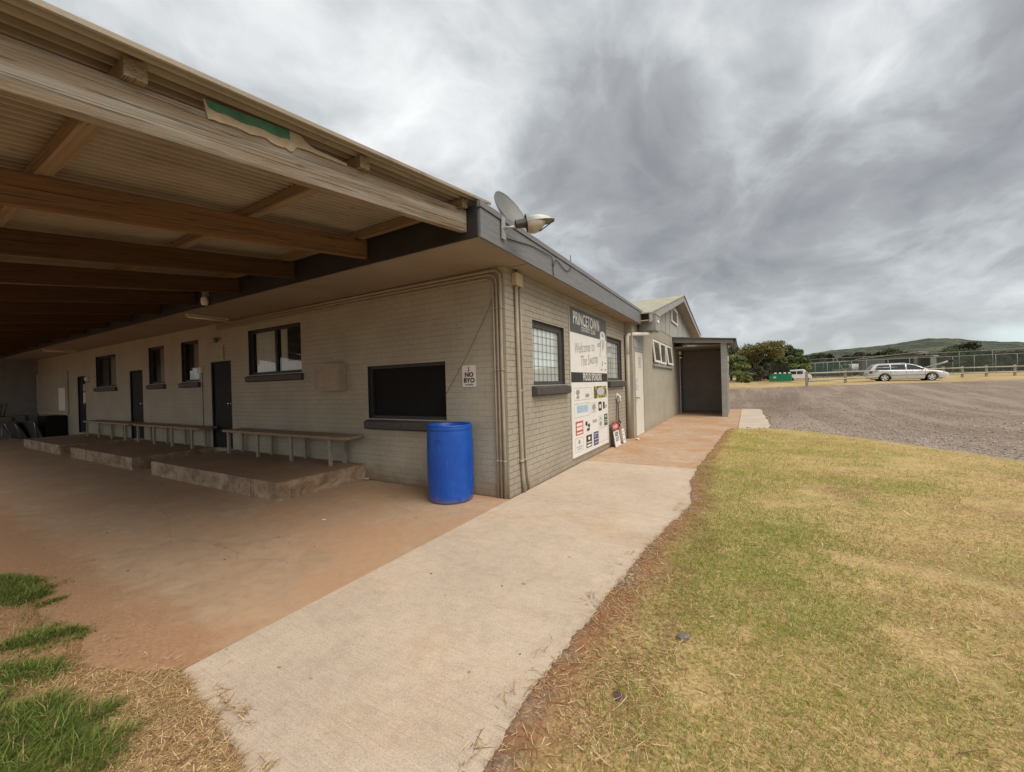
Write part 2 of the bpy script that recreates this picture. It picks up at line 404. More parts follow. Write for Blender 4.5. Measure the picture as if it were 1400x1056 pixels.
def step_edge_mat():
    m, w = new_mat('step_riser_concrete')
    pos = w.n('ShaderNodeNewGeometry').outputs['Position']
    sep = w.n('ShaderNodeSeparateXYZ', {0: pos})
    n = w.noise(w.map(pos, scale=(1, 1, 1.5)), 3.2, 7, 0.7, 0.5)
    c = w.ramp(n, [(0.28, (0.13, 0.082, 0.05)), (0.48, (0.29, 0.20, 0.13)), (0.72, (0.52, 0.41, 0.30))])
    drip = w.noise(w.map(pos, scale=(9, 9, 0.7)), 2.2, 5, 0.6)
    c = w.mix(w.math('MULTIPLY', w.smooth(drip, 0.55, 0.68), 0.55), c, (0.40, 0.33, 0.25))
    finish(w, c, 0.85, w.noise(pos, 28, 6, 0.75), 0.012, 0.9, 0, 0.25)
    return m


M['riser'] = step_edge_mat()


def pane_mat(name, base, metal):
    m, w = new_mat(name)
    v = w.n('ShaderNodeTexCoord').outputs['Object']
    n = w.noise(v, 2.5, 3)
    finish(w, sc(base, 1.0), 0.03, n, 0.002, 0.5, metal, 0.9)
    return m


M['pane_end'] = pane_mat('reflective_pane', (0.66, 0.70, 0.67), 0.35)
def glass_mat():
    m, w = new_mat('window_glass')
    fr = w.n('ShaderNodeFresnel', {'IOR': 1.5}).outputs[0]
    t = w.n('ShaderNodeBsdfTransparent', {'Color': (0.86, 0.88, 0.84, 1)})
    gl = w.n('ShaderNodeBsdfGlossy', {'Color': (0.9, 0.9, 0.9, 1), 'Roughness': 0.03})
    mx = w.n('ShaderNodeMixShader', {0: w.math('MULTIPLY_ADD', fr, 1.0, 0.06), 1: t.outputs[0], 2: gl.outputs[0]})
    w.n('ShaderNodeOutputMaterial', {0: mx.outputs[0]})
    return m


M['pane_dark'] = glass_mat()


def attr_mat(name, rough=0.8, spec=0.2, trans=0.0, attr='Col'):
    m, w = new_mat(name)
    a = w.n('ShaderNodeAttribute', None, attribute_name=attr)
    ex = {}
    p = w.n('ShaderNodeBsdfPrincipled', {'Base Color': a.outputs['Color'], 'Roughness': rough, 'Specular IOR Level': spec})
    if trans:
        t = w.n('ShaderNodeBsdfTranslucent', {'Color': a.outputs['Color']})
        mx = w.n('ShaderNodeMixShader', {0: trans, 1: p.outputs[0], 2: t.outputs[0]})
        w.n('ShaderNodeOutputMaterial', {0: mx.outputs[0]})
    else:
        w.n('ShaderNodeOutputMaterial', {0: p.outputs[0]})
    return m


M['blades'] = attr_mat('grass_blades', 0.75, 0.2, 0.35)
M['leaves'] = attr_mat('leaf_faces', 0.7, 0.25, 0.25)
M['litter'] = attr_mat('straw_litter', 0.85, 0.15)


# ------------------------------------------------------------------ mesh helpers
class MB:
    def __init__(s):
        s.bm = bmesh.new()

    def box(s, x0, x1, y0, y1, z0, z1, mi=0, mat=None):
        vs = [s.bm.verts.new(p) for p in ((x0, y0, z0), (x1, y0, z0), (x1, y1, z0), (x0, y1, z0), (x0, y0, z1), (x1, y0, z1), (x1, y1, z1), (x0, y1, z1))]
        fs = []
        for f in ((3, 2, 1, 0), (4, 5, 6, 7), (0, 1, 5, 4), (1, 2, 6, 5), (2, 3, 7, 6), (3, 0, 4, 7)):
            fc = s.bm.faces.new([vs[i] for i in f])
            fc.material_index = mi
            fs.append(fc)
        if mat is not None:
            bmesh.ops.transform(s.bm, matrix=mat, verts=vs)
        return s

    def poly(s, pts, mi=0):
        f = s.bm.faces.new([s.bm.verts.new(p) for p in pts])
        f.material_index = mi
        return f

    def prism(s, pts, vec, mi=0):
        """closed prism: polygon pts (3-D) extruded by vec"""
        vec = Vector(vec)
        a = [s.bm.verts.new(p) for p in pts]
        b = [s.bm.verts.new(Vector(p)+vec) for p in pts]
        n = len(a)
        fs = [s.bm.faces.new(a[::-1]), s.bm.faces.new(b)]
        for i in range(n):
            fs.append(s.bm.faces.new([a[i], a[(i+1) % n], b[(i+1) % n], b[i]]))
        for f in fs:
            f.material_index = mi
        bmesh.ops.recalc_face_normals(s.bm, faces=fs)
        return s

    def tube(s, pts, rad, seg=8, mi=0, caps=True):
        pts = [Vector(p) for p in pts]
        if not hasattr(rad, '__len__'):
            rad = [rad]*len(pts)
        rings = []
        up = Vector((0, 0, 1))
        d0 = (pts[1]-pts[0]).normalized()
        side = d0.cross(up) if abs(d0.z) < 0.95 else d0.cross(Vector((0, 1, 0)))
        side.normalize()
        for i, p in enumerate(pts):
            if i == 0:
                d = pts[1]-pts[0]
            elif i == len(pts)-1:
                d = pts[-1]-pts[-2]
            else:
                d = (pts[i+1]-p).normalized()+(p-pts[i-1]).normalized()
            d.normalize()
            side = (side-d*side.dot(d)).normalized()
            o = d.cross(side)
            rings.append([s.bm.verts.new(p+(side*math.cos(t)+o*math.sin(t))*rad[i]) for t in [2*PI*k/seg for k in range(seg)]])
        for a, b in zip(rings, rings[1:]):
            for k in range(seg):
                f = s.bm.faces.new([a[k], a[(k+1) % seg], b[(k+1) % seg], b[k]])
                f.material_index = mi
                f.smooth = True
        if caps:
            for q in (rings[0][::-1], rings[-1]):
                s.bm.faces.new(q).material_index = mi
        return s

    def lathe(s, prof, cx=0, cy=0, seg=40, mi=0, mat=None):
        rings = []
        vs = []
        for r, z in prof:
            if r < 1e-5:
                rings.append([s.bm.verts.new((cx, cy, z))])
            else:
                rings.append([s.bm.verts.new((cx+r*math.cos(2*PI*k/seg), cy+r*math.sin(2*PI*k/seg), z)) for k in range(seg)])
            vs += rings[-1]
        fs = []
        for a, b in zip(rings, rings[1:]):
            for k in range(seg):
                k2 = (k+1) % seg
                if len(a) == 1 and len(b) == 1:
                    continue
                if len(a) == 1:
                    f = s.bm.faces.new([a[0], b[k2], b[k]])
                elif len(b) == 1:
                    f = s.bm.faces.new([a[k], a[k2], b[0]])
                else:
                    f = s.bm.faces.new([a[k], a[k2], b[k2], b[k]])
                f.smooth = True
                f.material_index = mi
                fs.append(f)
        if mat is not None:
            bmesh.ops.transform(s.bm, matrix=mat, verts=vs)
        return s

    def grid(s, rows, mi=0, smooth=True, close=False):
        vr = [[s.bm.verts.new(p) for p in r] for r in rows]
        for a, b in zip(vr, vr[1:]):
            n = len(a)
            for k in range(n if close else n-1):
                f = s.bm.faces.new([a[k], a[(k+1) % n], b[(k+1) % n], b[k]])
                f.smooth = smooth
                f.material_index = mi
        return vr

    def mesh(s, me, mat, mi=0):
        n0 = len(s.bm.verts)
        f0 = len(s.bm.faces)
        s.bm.from_mesh(me)
        s.bm.verts.ensure_lookup_table()
        s.bm.faces.ensure_lookup_table()
        bmesh.ops.transform(s.bm, matrix=mat, verts=s.bm.verts[n0:])
        for f in s.bm.faces[f0:]:
            f.material_index = mi
        return s

    def xf(s, mat):
        bmesh.ops.transform(s.bm, matrix=mat, verts=s.bm.verts[:])
        return s

    def build(s, name, mats, parent=None, bevel=0.0, seg=2, loc=None, recalc=False):
        if recalc:
            bmesh.ops.recalc_face_normals(s.bm, faces=s.bm.faces[:])
        if bevel:
            es = [e for e in s.bm.edges if len(e.link_faces) == 2 and e.calc_face_angle(0) > 0.6]
            bmesh.ops.bevel(s.bm, geom=es, offset=bevel, segments=seg, affect='EDGES', profile=0.6, clamp_overlap=True)
        me = bpy.data.meshes.new(name)
        s.bm.to_mesh(me)
        s.bm.free()
        for m in (mats if isinstance(mats, (list, tuple)) else [mats]):
            me.materials.append(M[m] if isinstance(m, str) else m)
        o = bpy.data.objects.new(name, me)
        COL.objects.link(o)
        if loc is not None:
            o.location = loc
        if parent is not None:
            o.parent = parent
        return o


def tag(o, label=None, cat=None, group=None, kind=None):
    if label:
        o['label'] = label
    if cat:
        o['category'] = cat
    if group:
        o['group'] = group
    if kind:
        o['kind'] = kind
    return o


def thing(name, label, cat, loc=(0, 0, 0), rz=0.0, group=None):
    o = bpy.data.objects.new(name, None)
    o.empty_display_size = 0.2
    COL.objects.link(o)
    o.location = loc
    o.rotation_euler = (0, 0, rz)
    return tag(o, label, cat, group)


def copy_tree(o, parent=None):
    c = o.copy()
    COL.objects.link(c)
    if parent is not None:
        c.parent = parent
    for ch in list(o.children):
        copy_tree(ch, c)
    return c


def np_mesh(name, verts, faces, mats, cols=None, nper=3, smooth=False, parent=None, attrs=None):
    """fast mesh from numpy arrays; faces (n, nper); cols per vertex (n,3)"""
    me = bpy.data.meshes.new(name)
    nv, nf = len(verts), len(faces)
    me.vertices.add(nv)
    me.vertices.foreach_set('co', np.asarray(verts, np.float32).ravel())
    me.loops.add(nf*nper)
    me.loops.foreach_set('vertex_index', np.asarray(faces, np.int32).ravel())
    me.polygons.add(nf)
    me.polygons.foreach_set('loop_start', np.arange(0, nf*nper, nper, dtype=np.int32))
    if smooth:
        me.polygons.foreach_set('use_smooth', np.ones(nf, bool))
    me.update(calc_edges=True)
    if cols is not None:
        a = me.attributes.new('Col', 'FLOAT_COLOR', 'POINT')
        a.data.foreach_set('color', np.concatenate([cols, np.ones((nv, 1))], 1).astype(np.float32).ravel())
    for k, v in (attrs or {}).items():
        a = me.attributes.new(k, 'FLOAT', 'POINT')
        a.data.foreach_set('value', np.asarray(v, np.float32))
    for m in (mats if isinstance(mats, (list, tuple)) else [mats]):
        me.materials.append(M[m] if isinstance(m, str) else m)
    o = bpy.data.objects.new(name, me)
    COL.objects.link(o)
    if parent is not None:
        o.parent = parent
    return o


def text_mesh(body, size=1.0, align='CENTER', shear=0.0, offset=0.0, extrude=0.0, xs=1.0, spacing=1.0):
    cu = bpy.data.curves.new('lettering', 'FONT')
    cu.body = body
    cu.size = size
    cu.align_x = align
    cu.align_y = 'CENTER'
    cu.shear = shear
    cu.offset = offset
    cu.extrude = extrude
    cu.space_character = spacing
    cu.resolution_u = 3
    ob = bpy.data.objects.new('lettering', cu)
    COL.objects.link(ob)
    bpy.context.view_layer.update()
    me = bpy.data.meshes.new_from_object(ob.evaluated_get(bpy.context.evaluated_depsgraph_get()))
    bpy.data.objects.remove(ob)
    bpy.data.curves.remove(cu)
    if xs != 1.0:
        me.transform(Matrix.Diagonal((xs, 1, 1, 1)))
    return me


def on_x(x, y, z):      # lettering frame on a wall facing +x
    return Matrix(((0, 0, 1, x), (1, 0, 0, y), (0, 1, 0, z), (0, 0, 0, 1)))


def on_y(x, y, z):      # lettering frame on a wall facing -y
    return Matrix(((1, 0, 0, x), (0, 0, -1, y), (0, 1, 0, z), (0, 0, 0, 1)))


def smooth01(a, b, t):
    t = np.clip((t-a)/(b-a), 0, 1)
    return t*t*(3-2*t)


def vnoise(x, y, scale, seed=0):
    """2-D value noise in 0..1"""
    x = np.asarray(x)*scale+seed*17.3
    y = np.asarray(y)*scale+seed*9.7
    xi, yi = np.floor(x).astype(np.int64), np.floor(y).astype(np.int64)
    fx, fy = x-xi, y-yi
    fx, fy = fx*fx*(3-2*fx), fy*fy*(3-2*fy)

    def h(a, b):
        n = (a*374761393+b*668265263+seed*1442695041) & 0x7fffffff
        n = ((n ^ (n >> 13))*1274126177) & 0x7fffffff
        return ((n ^ (n >> 16)) & 0xffff)/65535.0
    return (h(xi, yi)*(1-fx)+h(xi+1, yi)*fx)*(1-fy)+(h(xi, yi+1)*(1-fx)+h(xi+1, yi+1)*fx)*fy


def fbm(x, y, scale, seed=0, oct=4):
    v, a, t = 0, 1.0, 0
    for k in range(oct):
        v = v+a*vnoise(x, y, scale*2**k, seed+k)
        t += a
        a *= 0.55
    return v/t


def poly_sd(px, py, poly):
    """signed distance, positive inside"""
    P = np.asarray(poly, float)
    d = np.full(px.shape, 1e9)
    ins = np.zeros(px.shape, bool)
    n = len(P)
    for i in range(n):
        a, b = P[i], P[(i+1) % n]
        e = b-a
        t = np.clip(((px-a[0])*e[0]+(py-a[1])*e[1])/(e@e+1e-12), 0, 1)
        d = np.minimum(d, np.hypot(px-a[0]-t*e[0], py-a[1]-t*e[1]))
        c = ((a[1] > py) != (b[1] > py)) & (px < (b[0]-a[0])*(py-a[1])/(b[1]-a[1]+1e-12)+a[0])
        ins ^= c
    return np.where(ins, d, -d)


# ------------------------------------------------------------------ ground shape
def terrain(x, y):
    x, y = np.asarray(x, float), np.asarray(y, float)
    d = (x-CAM.x)*-0.5+(y-CAM.y)*0.866
    near = (1-smooth01(2.6, 6.0, x))*(1-smooth01(18.5, 27.0, y))
    d = d-9.0*near
    z = np.interp(d, [-1e5, 12.5, 16, 20, 27, 34, 38, 46, 60, 90, 200, 9000], [0, 0, 0.10, 0.36, 0.90, 1.03, 1.16, 1.40, 1.62, 1.9, 2.2, 2.2])
    return z


PATH_EDGE = [(-6, 1.80), (-4.4, 1.80), (-3.42, 1.776), (-3.02, 1.755), (-2.5, 1.765), (-1.7, 1.84), (-0.7, 1.91), (0.2, 2.04), (0.72, 2.13), (1.3, 2.05), (1.87, 1.98), (3.0, 1.99), (4.5, 2.06), (6.1, 2.13), (9.4, 2.27), (9.75, 2.5), (9.95, 3.36), (10.7, 3.45), (18.9, 3.45), (19.4, 3.0), (20, -9)]
FRONT_EDGE = [(-40, -3.80), (-6, -3.80), (-2.8, -3.84), (-2.2, -3.72), (-1.8, -3.83), (-1.3, -3.90), (-1.07, -3.76), (-0.6, -3.88), (-0.2, -3.74), (0.03, -3.61), (0.4, -3.68), (0.73, -3.71), (0.9, -3.74), (1.1, -3.82), (1.3, -4.1), (1.5, -5), (3, -6)]
LAWN = [(1.80, -6.5), (1.776, -3.42), (1.755, -3.02), (1.765, -2.5), (1.84, -1.7), (1.91, -0.7), (2.13, 0.72), (1.98, 1.87), (1.99, 3.0), (2.13, 6.1), (2.27, 9.45), (2.9, 9.7), (3.6, 9.85), (4.3, 9.35), (4.97, 8.5), (5.99, 7.18), (6.94, 5.62), (8.2, 3.0), (9.5, -1), (11, -8), (4, -9)]
VERGE = [(-60, -9), (-60, 30), (-8, 27.0), (2.28, 26.2), (5.5, 28.2), (11.05, 32.4), (15.5, 35.6), (20.6, 39.1), (32, 46), (60, 60), (200, 130), (200, 900), (-400, 900), (-400, -9)]


def edge_x(y):
    return np.interp(y, [p[0] for p in PATH_EDGE], [p[1] for p in PATH_EDGE])


def front_y(x):
    return np.interp(x, [p[0] for p in FRONT_EDGE], [p[1] for p in FRONT_EDGE])


def paved_sd(x, y):
    """positive on the concrete"""
    return np.minimum(edge_x(y)-x, (y-front_y(x))*0.9)


def ground_z(x, y):
    s = paved_sd(x, y)+(fbm(x, y, 6, 3)-0.5)*0.06
    return terrain(x, y)+(-0.07+0.088*smooth01(0.03, -0.09, s))+(fbm(x, y, 1.7, 5)-0.5)*0.02*smooth01(0.1, -0.4, s)


def ground_material():
    m, w = new_mat('ground_surface')
    pos = w.n('ShaderNodeNewGeometry').outputs['Position']

    def at(n):
        return w.n('ShaderNodeAttribute', None, attribute_name=n).outputs['Fac']
    n_edge = w.noise(pos, 3.2, 7, 0.7)
    ne = w.math('SUBTRACT', n_edge, 0.5)
    # gravel
    big = w.noise(pos, 0.35, 5, 0.6)
    g = w.ramp(big, [(0.3, (0.165, 0.126, 0.100)), (0.55, (0.212, 0.163, 0.128)), (0.75, (0.27, 0.205, 0.155))])
    st = w.n('ShaderNodeTexVoronoi', {'Vector': pos, 'Scale': 28.0, 'Randomness': 1.0})
    stc = w.ramp(w.n('ShaderNodeSeparateColor', {0: st.outputs['Color']}).outputs[0], [(0.0, 0.45), (0.5, 0.90), (0.85, 1.25), (1.0, 2.1)])
    g = w.mix(0.8, g, stc, 'MULTIPLY')
    tracks = w.noise(w.map(pos, scale=(1, 0.10, 1), rot=(0, 0, math.radians(-58))), 1.1, 6, 0.65, 0.3)
    g = w.mix(w.math('MULTIPLY', w.smooth(tracks, 0.47, 0.62), 0.55), g, (0.30, 0.245, 0.205))
    pale = w.noise(w.map(pos, loc=(3, 3, 3)), 34, 4, 0.8)
    nearlawn = w.smooth(at('lawn'), -4.5, -0.3)
    g = w.mix(w.math('MULTIPLY', w.smooth(pale, 0.52, 0.60), w.math('MULTIPLY_ADD', nearlawn, 0.7, 0.10)), g, (0.52, 0.45, 0.38))
    # lawn thatch
    t1 = w.noise(pos, 60, 5, 0.75)
    t2 = w.noise(w.map(pos, loc=(2, 6, 0)), 1.1, 6, 0.65)
    th = w.ramp(t1, [(0.25, (0.22, 0.15, 0.065)), (0.5, (0.44, 0.325, 0.15)), (0.72, (0.62, 0.48, 0.25))])
    th = w.mix(w.math('MULTIPLY', w.smooth(t2, 0.45, 0.62), 0.55), th, (0.22, 0.23, 0.06))
    t3 = w.noise(w.map(pos, loc=(12, 3, 0)), 0.9, 7, 0.7)
    th = w.mix(w.math('MULTIPLY', w.smooth(t3, 0.52, 0.66), 0.6), th, (0.27, 0.165, 0.085))
    # bare red soil beside the concrete
    so_ = w.ramp(w.noise(pos, 24, 6, 0.75), [(0.3, (0.20, 0.095, 0.045)), (0.7, (0.36, 0.19, 0.10))])
    soil = w.smooth(w.math('MULTIPLY_ADD', ne, 0.7, at('paved')), -0.42, -0.12)
    th = w.mix(soil, th, so_)
    lawn = w.smooth(w.math('MULTIPLY_ADD', ne, 1.1, at('lawn')), -0.12, 0.22)
    c = w.mix(lawn, g, th)
    front = w.smooth(w.math('MULTIPLY_ADD', ne, 0.2, at('front')), -0.02, 0.06)
    fr = w.mix(0.65, so_, (0.34, 0.20, 0.115))
    fr = w.mix(w.math('MULTIPLY', w.smooth(t2, 0.50, 0.66), 0.6), fr, th)
    c = w.mix(front, c, fr)
    # dry verge and paddock beyond the car park
    v1 = w.noise(w.map(pos, scale=(1, 0.4, 1)), 0.55, 7, 0.7)
    vg = w.ramp(v1, [(0.25, (0.20, 0.165, 0.06)), (0.5, (0.38, 0.28, 0.135)), (0.75, (0.50, 0.39, 0.22))])
    far = w.smooth(at('verge'), 25.0, 60.0)
    vg = w.mix(far, vg, (0.10, 0.115, 0.05))
    verge = w.smooth(w.math('MULTIPLY_ADD', ne, 4.0, at('verge')), -0.6, 0.8)
    c = w.mix(verge, c, vg)
    h = w.math('ADD', w.math('MULTIPLY', st.outputs['Distance'], -0.6), w.math('MULTIPLY', t1, 0.8))
    finish(w, c, 0.92, h, 0.012, 0.8, 0, 0.2)
    return m


M['ground'] = ground_material()


def build_ground():
    ang = np.concatenate([np.linspace(-66, 62, 430), np.linspace(66, 290, 70)])
    rad = [0.06]
    while rad[-1] < 60:
        rad.append(rad[-1]*1.024+0.006)
    while rad[-1] < 7000:
        rad.append(rad[-1]*1.13)
    rad = np.array(rad)
    a = np.radians(ang)
    dx = -math.sin(YAW)*np.cos(a)+math.cos(YAW)*np.sin(a)
    dy = math.cos(YAW)*np.cos(a)+math.sin(YAW)*np.sin(a)
    X = CAM.x+rad[:, None]*dx[None]
    Y = CAM.y+rad[:, None]*dy[None]
    na, nr = len(ang), len(rad)
    x, y = X.ravel(), Y.ravel()
    x = np.concatenate([x, [CAM.x]])
    y = np.concatenate([y, [CAM.y]])
    z = ground_z(x, y)
    i = np.arange(nr-1)[:, None]*na
    k = np.arange(na)[None]
    k2 = (k+1) % na
    f = np.stack([i+k, i+k2, i+na+k2, i+na+k], -1).reshape(-1, 4)[:, ::-1]
    far = np.hypot(x-CAM.x, y-CAM.y) > 400
    attrs = {'lawn': np.clip(poly_sd(x, y, LAWN), -20, 20), 'verge': np.clip(poly_sd(x, y, VERGE), -80, 80),
             'paved': np.clip(paved_sd(x, y), -5, 5), 'front': np.clip(np.minimum(front_y(x)-y, 1.7-x), -5, 5)}
    V = np.stack([x, y, z], 1)
    o = np_mesh('ground', V, f, 'ground', nper=4, smooth=True, attrs=attrs)
    # centre fan
    tag(o, kind='structure')
    return o


build_ground()


def slab_poly(name, pts, mat, z=0.0, th=0.12, label=None):
    b = MB()
    b.prism([(p[0], p[1], z-th) for p in pts], (0, 0, th))
    o = b.build(name, mat, bevel=0.006, seg=1)
    tag(o, kind='structure')
    return o


FLOOR = 'patio_slab'
slab_poly('patio_slab', [(-24.5, -4.6), (0.018, -4.6), (0.018, -0.02), (-24.5, -0.02)], 'slab', 0.0)
slab_poly('concrete_path', [(0.03, -4.6), (2.5, -4.6), (2.5, -0.02), (0.03, 0.30)], 'path_pale', 0.012)
slab_poly('concrete_path', [(0.03, 0.31), (2.5, -0.01), (2.5, 2.90), (0.03, 2.90)], 'path_pale', 0.010)
slab_poly('concrete_path', [(0.03, 2.912), (2.5, 2.912), (2.5, 9.4), (0.03, 9.4)], 'path_red', 0.006)
slab_poly('concrete_path', [(0.03, 9.408), (2.62, 9.408), (2.72, 18.9), (0.03, 18.9)], 'path_red', 0.004)
slab_poly('concrete_apron', [(2.632, 9.408), (3.7, 9.408), (3.7, 18.9), (2.732, 18.9)], 'apron', 0.012)


def cracks():
    b = MB()
    rnd = random.Random(3)
    for pts in ([(-2.67, -2.80), (-1.98, -2.68), (-1.58, -2.66), (-1.32, -2.77), (-1.02, -2.62), (-0.6, -2.55)], [(-1.58, -2.66), (-1.45, -2.9), (-1.5, -3.1)], [(-5.2, -2.0), (-4.4, -2.35), (-3.5, -2.5), (-2.67, -2.80)]):
        fine = []
        for a, c in zip(pts, pts[1:]):
            for k in range(6):
                t = k/6
                fine.append((a[0]+(c[0]-a[0])*t+rnd.uniform(-.018, .018), a[1]+(c[1]-a[1])*t+rnd.uniform(-.018, .018)))
        fine.append(pts[-1])
        for a, c in zip(fine, fine[1:]):
            wd = rnd.uniform(0.0004, 0.0016)
            b.poly([(a[0], a[1]-wd, .004), (c[0], c[1]-wd, .004), (c[0], c[1]+wd, .004), (a[0], a[1]+wd, .004)])
    o = b.build('slab_crack', 'dark_sill')
    tag(o, kind='structure')


cracks()


# ------------------------------------------------------------------ walls with openings
def wall_panel(b, axis, plane, inward, a0, a1, z0, z1, openings, depth=0.11, mi=0, rmi=1, cell=None):
    """face sheet on plane; axis 'x': runs along x on y=plane; axis 'y': runs along y on x=plane. Openings get reveals of given depth."""
    A = sorted({a0, a1, *[v for o in openings for v in o[:2]]})
    Z = sorted({z0, z1, *[v for o in openings for v in o[2:4]]})

    def P(a, z, d=0.0):
        return (a, plane+inward*d, z) if axis == 'x' else (plane+inward*d, a, z)
    for p, q in zip(A, A[1:]):
        for s, t in zip(Z, Z[1:]):
            cx, cz = (p+q)/2, (s+t)/2
            if any(o[0] < cx < o[1] and o[2] < cz < o[3] for o in openings):
                continue
            b.poly([P(p, s), P(q, s), P(q, t), P(p, t)], mi)
    for o in openings:
        p, q, s, t = o[:4]
        D = o[4] if len(o) > 4 else depth
        for e in (((p, s), (q, s)), ((q, s), (q, t)), ((q, t), (p, t)), ((p, t), (p, s))):
            (u, v), (u2, v2) = e
            b.poly([P(u, v), P(u2, v2), P(u2, v2, D), P(u, v, D)], rmi)


WT = 3.18      # soffit height
clubhouse = thing('clubhouse', 'low painted brick clubhouse with dark fascia, dark windows and doors under its front eave', 'building', (0, 0, 0))

# openings: x0 x1 z0 z1
WIN_F = [(-6.545, -4.635, 1.915, 2.885), (-9.80, -8.845, 1.855, 2.885), (-11.865, -10.83, 1.855, 2.885), (-16.27, -14.40, 1.855, 2.885)]
DOOR_F = [(-8.242, -7.31, 0.258, 2.29), (-13.30, -12.336, 0.258, 2.29), (-18.255, -17.372, 0.258, 2.29)]
HATCH = (-2.766, -1.066, 1.05, 1.934)
WIN_E = [(0.803, 2.06, 1.54, 2.553), (4.713, 6.02, 1.60, 2.66)]

b = MB()
wall_panel(b, 'x', 0.0, 1, -23.6, 0.0, -0.1, WT, [*[(*w_, 0.12) for w_ in WIN_F], *[(*d_, 0.09) for d_ in DOOR_F], (*HATCH, 0.22)], rmi=1)
b.build('front_wall', ['brick_front', 'dark_paint'], clubhouse, recalc=False)
b = MB()
wall_panel(b, 'y', 0.0, -1, 0.0, 6.75, -0.1, WT, [(*w_, 0.12) for w_ in WIN_E], rmi=1)
b.poly([(0.0, 6.75, -0.1), (-6, 6.75, -0.1), (-6, 6.75, WT), (0, 6.75, WT)], 0)
b.build('end_wall', ['brick_end', 'dark_sill'], clubhouse)
b = MB()
b.box(-24.0, 0.345, -1.09, 7.02, WT, WT+0.02)
b.build('soffit', 'soffit', clubhouse)
for q in ((0.0, 0.344, 0.10, 0.14), (0.0, 0.344, 3.45, 3.49), (-3.02, -2.98, -1.09, 0.0), (-6.02, -5.98, -1.09, 0.0), (-9.02, -8.98, -1.09, 0.0), (-12.02, -11.98, -1.09, 0.0)):
    b = MB()
    b.box(*q, WT-0.008, WT-0.0005)
    b.build('soffit_strip', 'soffit', clubhouse)
b = MB()       # barge fascia along the end: board, capping and a seam line
b.box(0.345, 0.375, -1.10, 7.04, WT-0.025, 3.47)
b.box(0.345, 0.39, -1.115, 7.06, 3.478, 3.545)
b.build('fascia', 'fascia', clubhouse, bevel=0.004, seg=1)
b = MB()
b.box(-24.0, 0.344, -1.125, -1.095, WT-0.02, 3.50)
b.build('fascia', 'dark_paint', clubhouse, bevel=0.004, seg=1)
b = MB()
b.box(-24.0, 0.34, -1.09, 7.0, 3.21, 3.50)
b.build('roof', 'shed_tin', clubhouse)


def window_front(x0, x1, z0, z1, sash=True, glare=None):
    """dark window set 0.12 m back in the front wall"""
    f = MB()
    y0, y1, t = 0.055, 0.115, 0.055
    f.box(x0, x1, y0, y1, z1-t, z1)
    f.box(x0, x1, y0, y1, z0, z0+t)
    f.box(x0, x0+t, y0, y1, z0+t, z1-t)
    f.box(x1-t, x1, y0, y1, z0+t, z1-t)
    xm = (x0+x1)/2
    if sash:
        f.box(xm-t*0.6, xm+t*0.6, y0+0.003, y1, z0+t, z1-t)
    fo = f.build('window', 'dark_paint', clubhouse, bevel=0.004, seg=1)
    p = MB()
    for a, c in (((x0+t, xm-t*0.6), (xm+t*0.6, x1-t)) if sash else ((x0+t, x1-t),)):
        p.poly([(a, 0.09, z0+t), (c, 0.09, z0+t), (c, 0.09, z1-t), (a, 0.09, z1-t)])
    p.build('pane', 'pane_dark', fo)
    s = MB()
    s.prism([(x0-0.06, 0.09, z0+0.01), (x0-0.06, -0.065, z0-0.035), (x0-0.06, -0.065, z0-0.135), (x0-0.06, 0.0, z0-0.155), (x0-0.06, 0.09, z0-0.155)], (x1-x0+0.12, 0, 0))
    s.build('sill', 'dark_sill', fo, bevel=0.008, seg=1)
    return fo


wf = [window_front(*WIN_F[0])]
for a, c, z_ in ((-6.44, -5.72, 1.98), (-5.50, -5.28, 1.98)):
    cur = MB()      # pale net curtains drawn inside the nearest window
    rows = [[(a+(c-a)*k/24, 0.118+0.008*math.sin(k*1.9), z) for z in (z_, 2.83)] for k in range(25)]
    cur.grid(rows)
    cur.build('curtain', 'curtain', wf[0])
cur = MB()
cur.box(-5.45, -4.72, 0.122, 0.128, 1.98, 2.17)
cur.build('sill_board', 'white', wf[0])
for w_ in WIN_F[1:]:
    wf.append(window_front(*w_, sash=(w_[1]-w_[0] > 1.2)))
for w_, wo_ in zip(WIN_F, wf):
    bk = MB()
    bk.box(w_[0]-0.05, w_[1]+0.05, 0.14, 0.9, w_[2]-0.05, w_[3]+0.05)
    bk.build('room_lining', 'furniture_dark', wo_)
    if wo_ is not wf[0]:
        bk = MB()
        mid = w_[0]+(w_[1]-w_[0])*0.42
        bk.grid([[(mid+(w_[1]-0.06-mid)*k/16, 0.122+0.006*math.sin(k*1.7), z) for z in (w_[2]+0.05, w_[3]-0.06)] for k in range(17)])
        bk.build('curtain', 'paper_dim', wo_)
bk = MB()
bk.box(HATCH[0]-.05, HATCH[1]+.05, 0.225, 0.25, HATCH[2]-.05, HATCH[3]+.05)
bk.build('hatch_back', 'black', clubhouse)

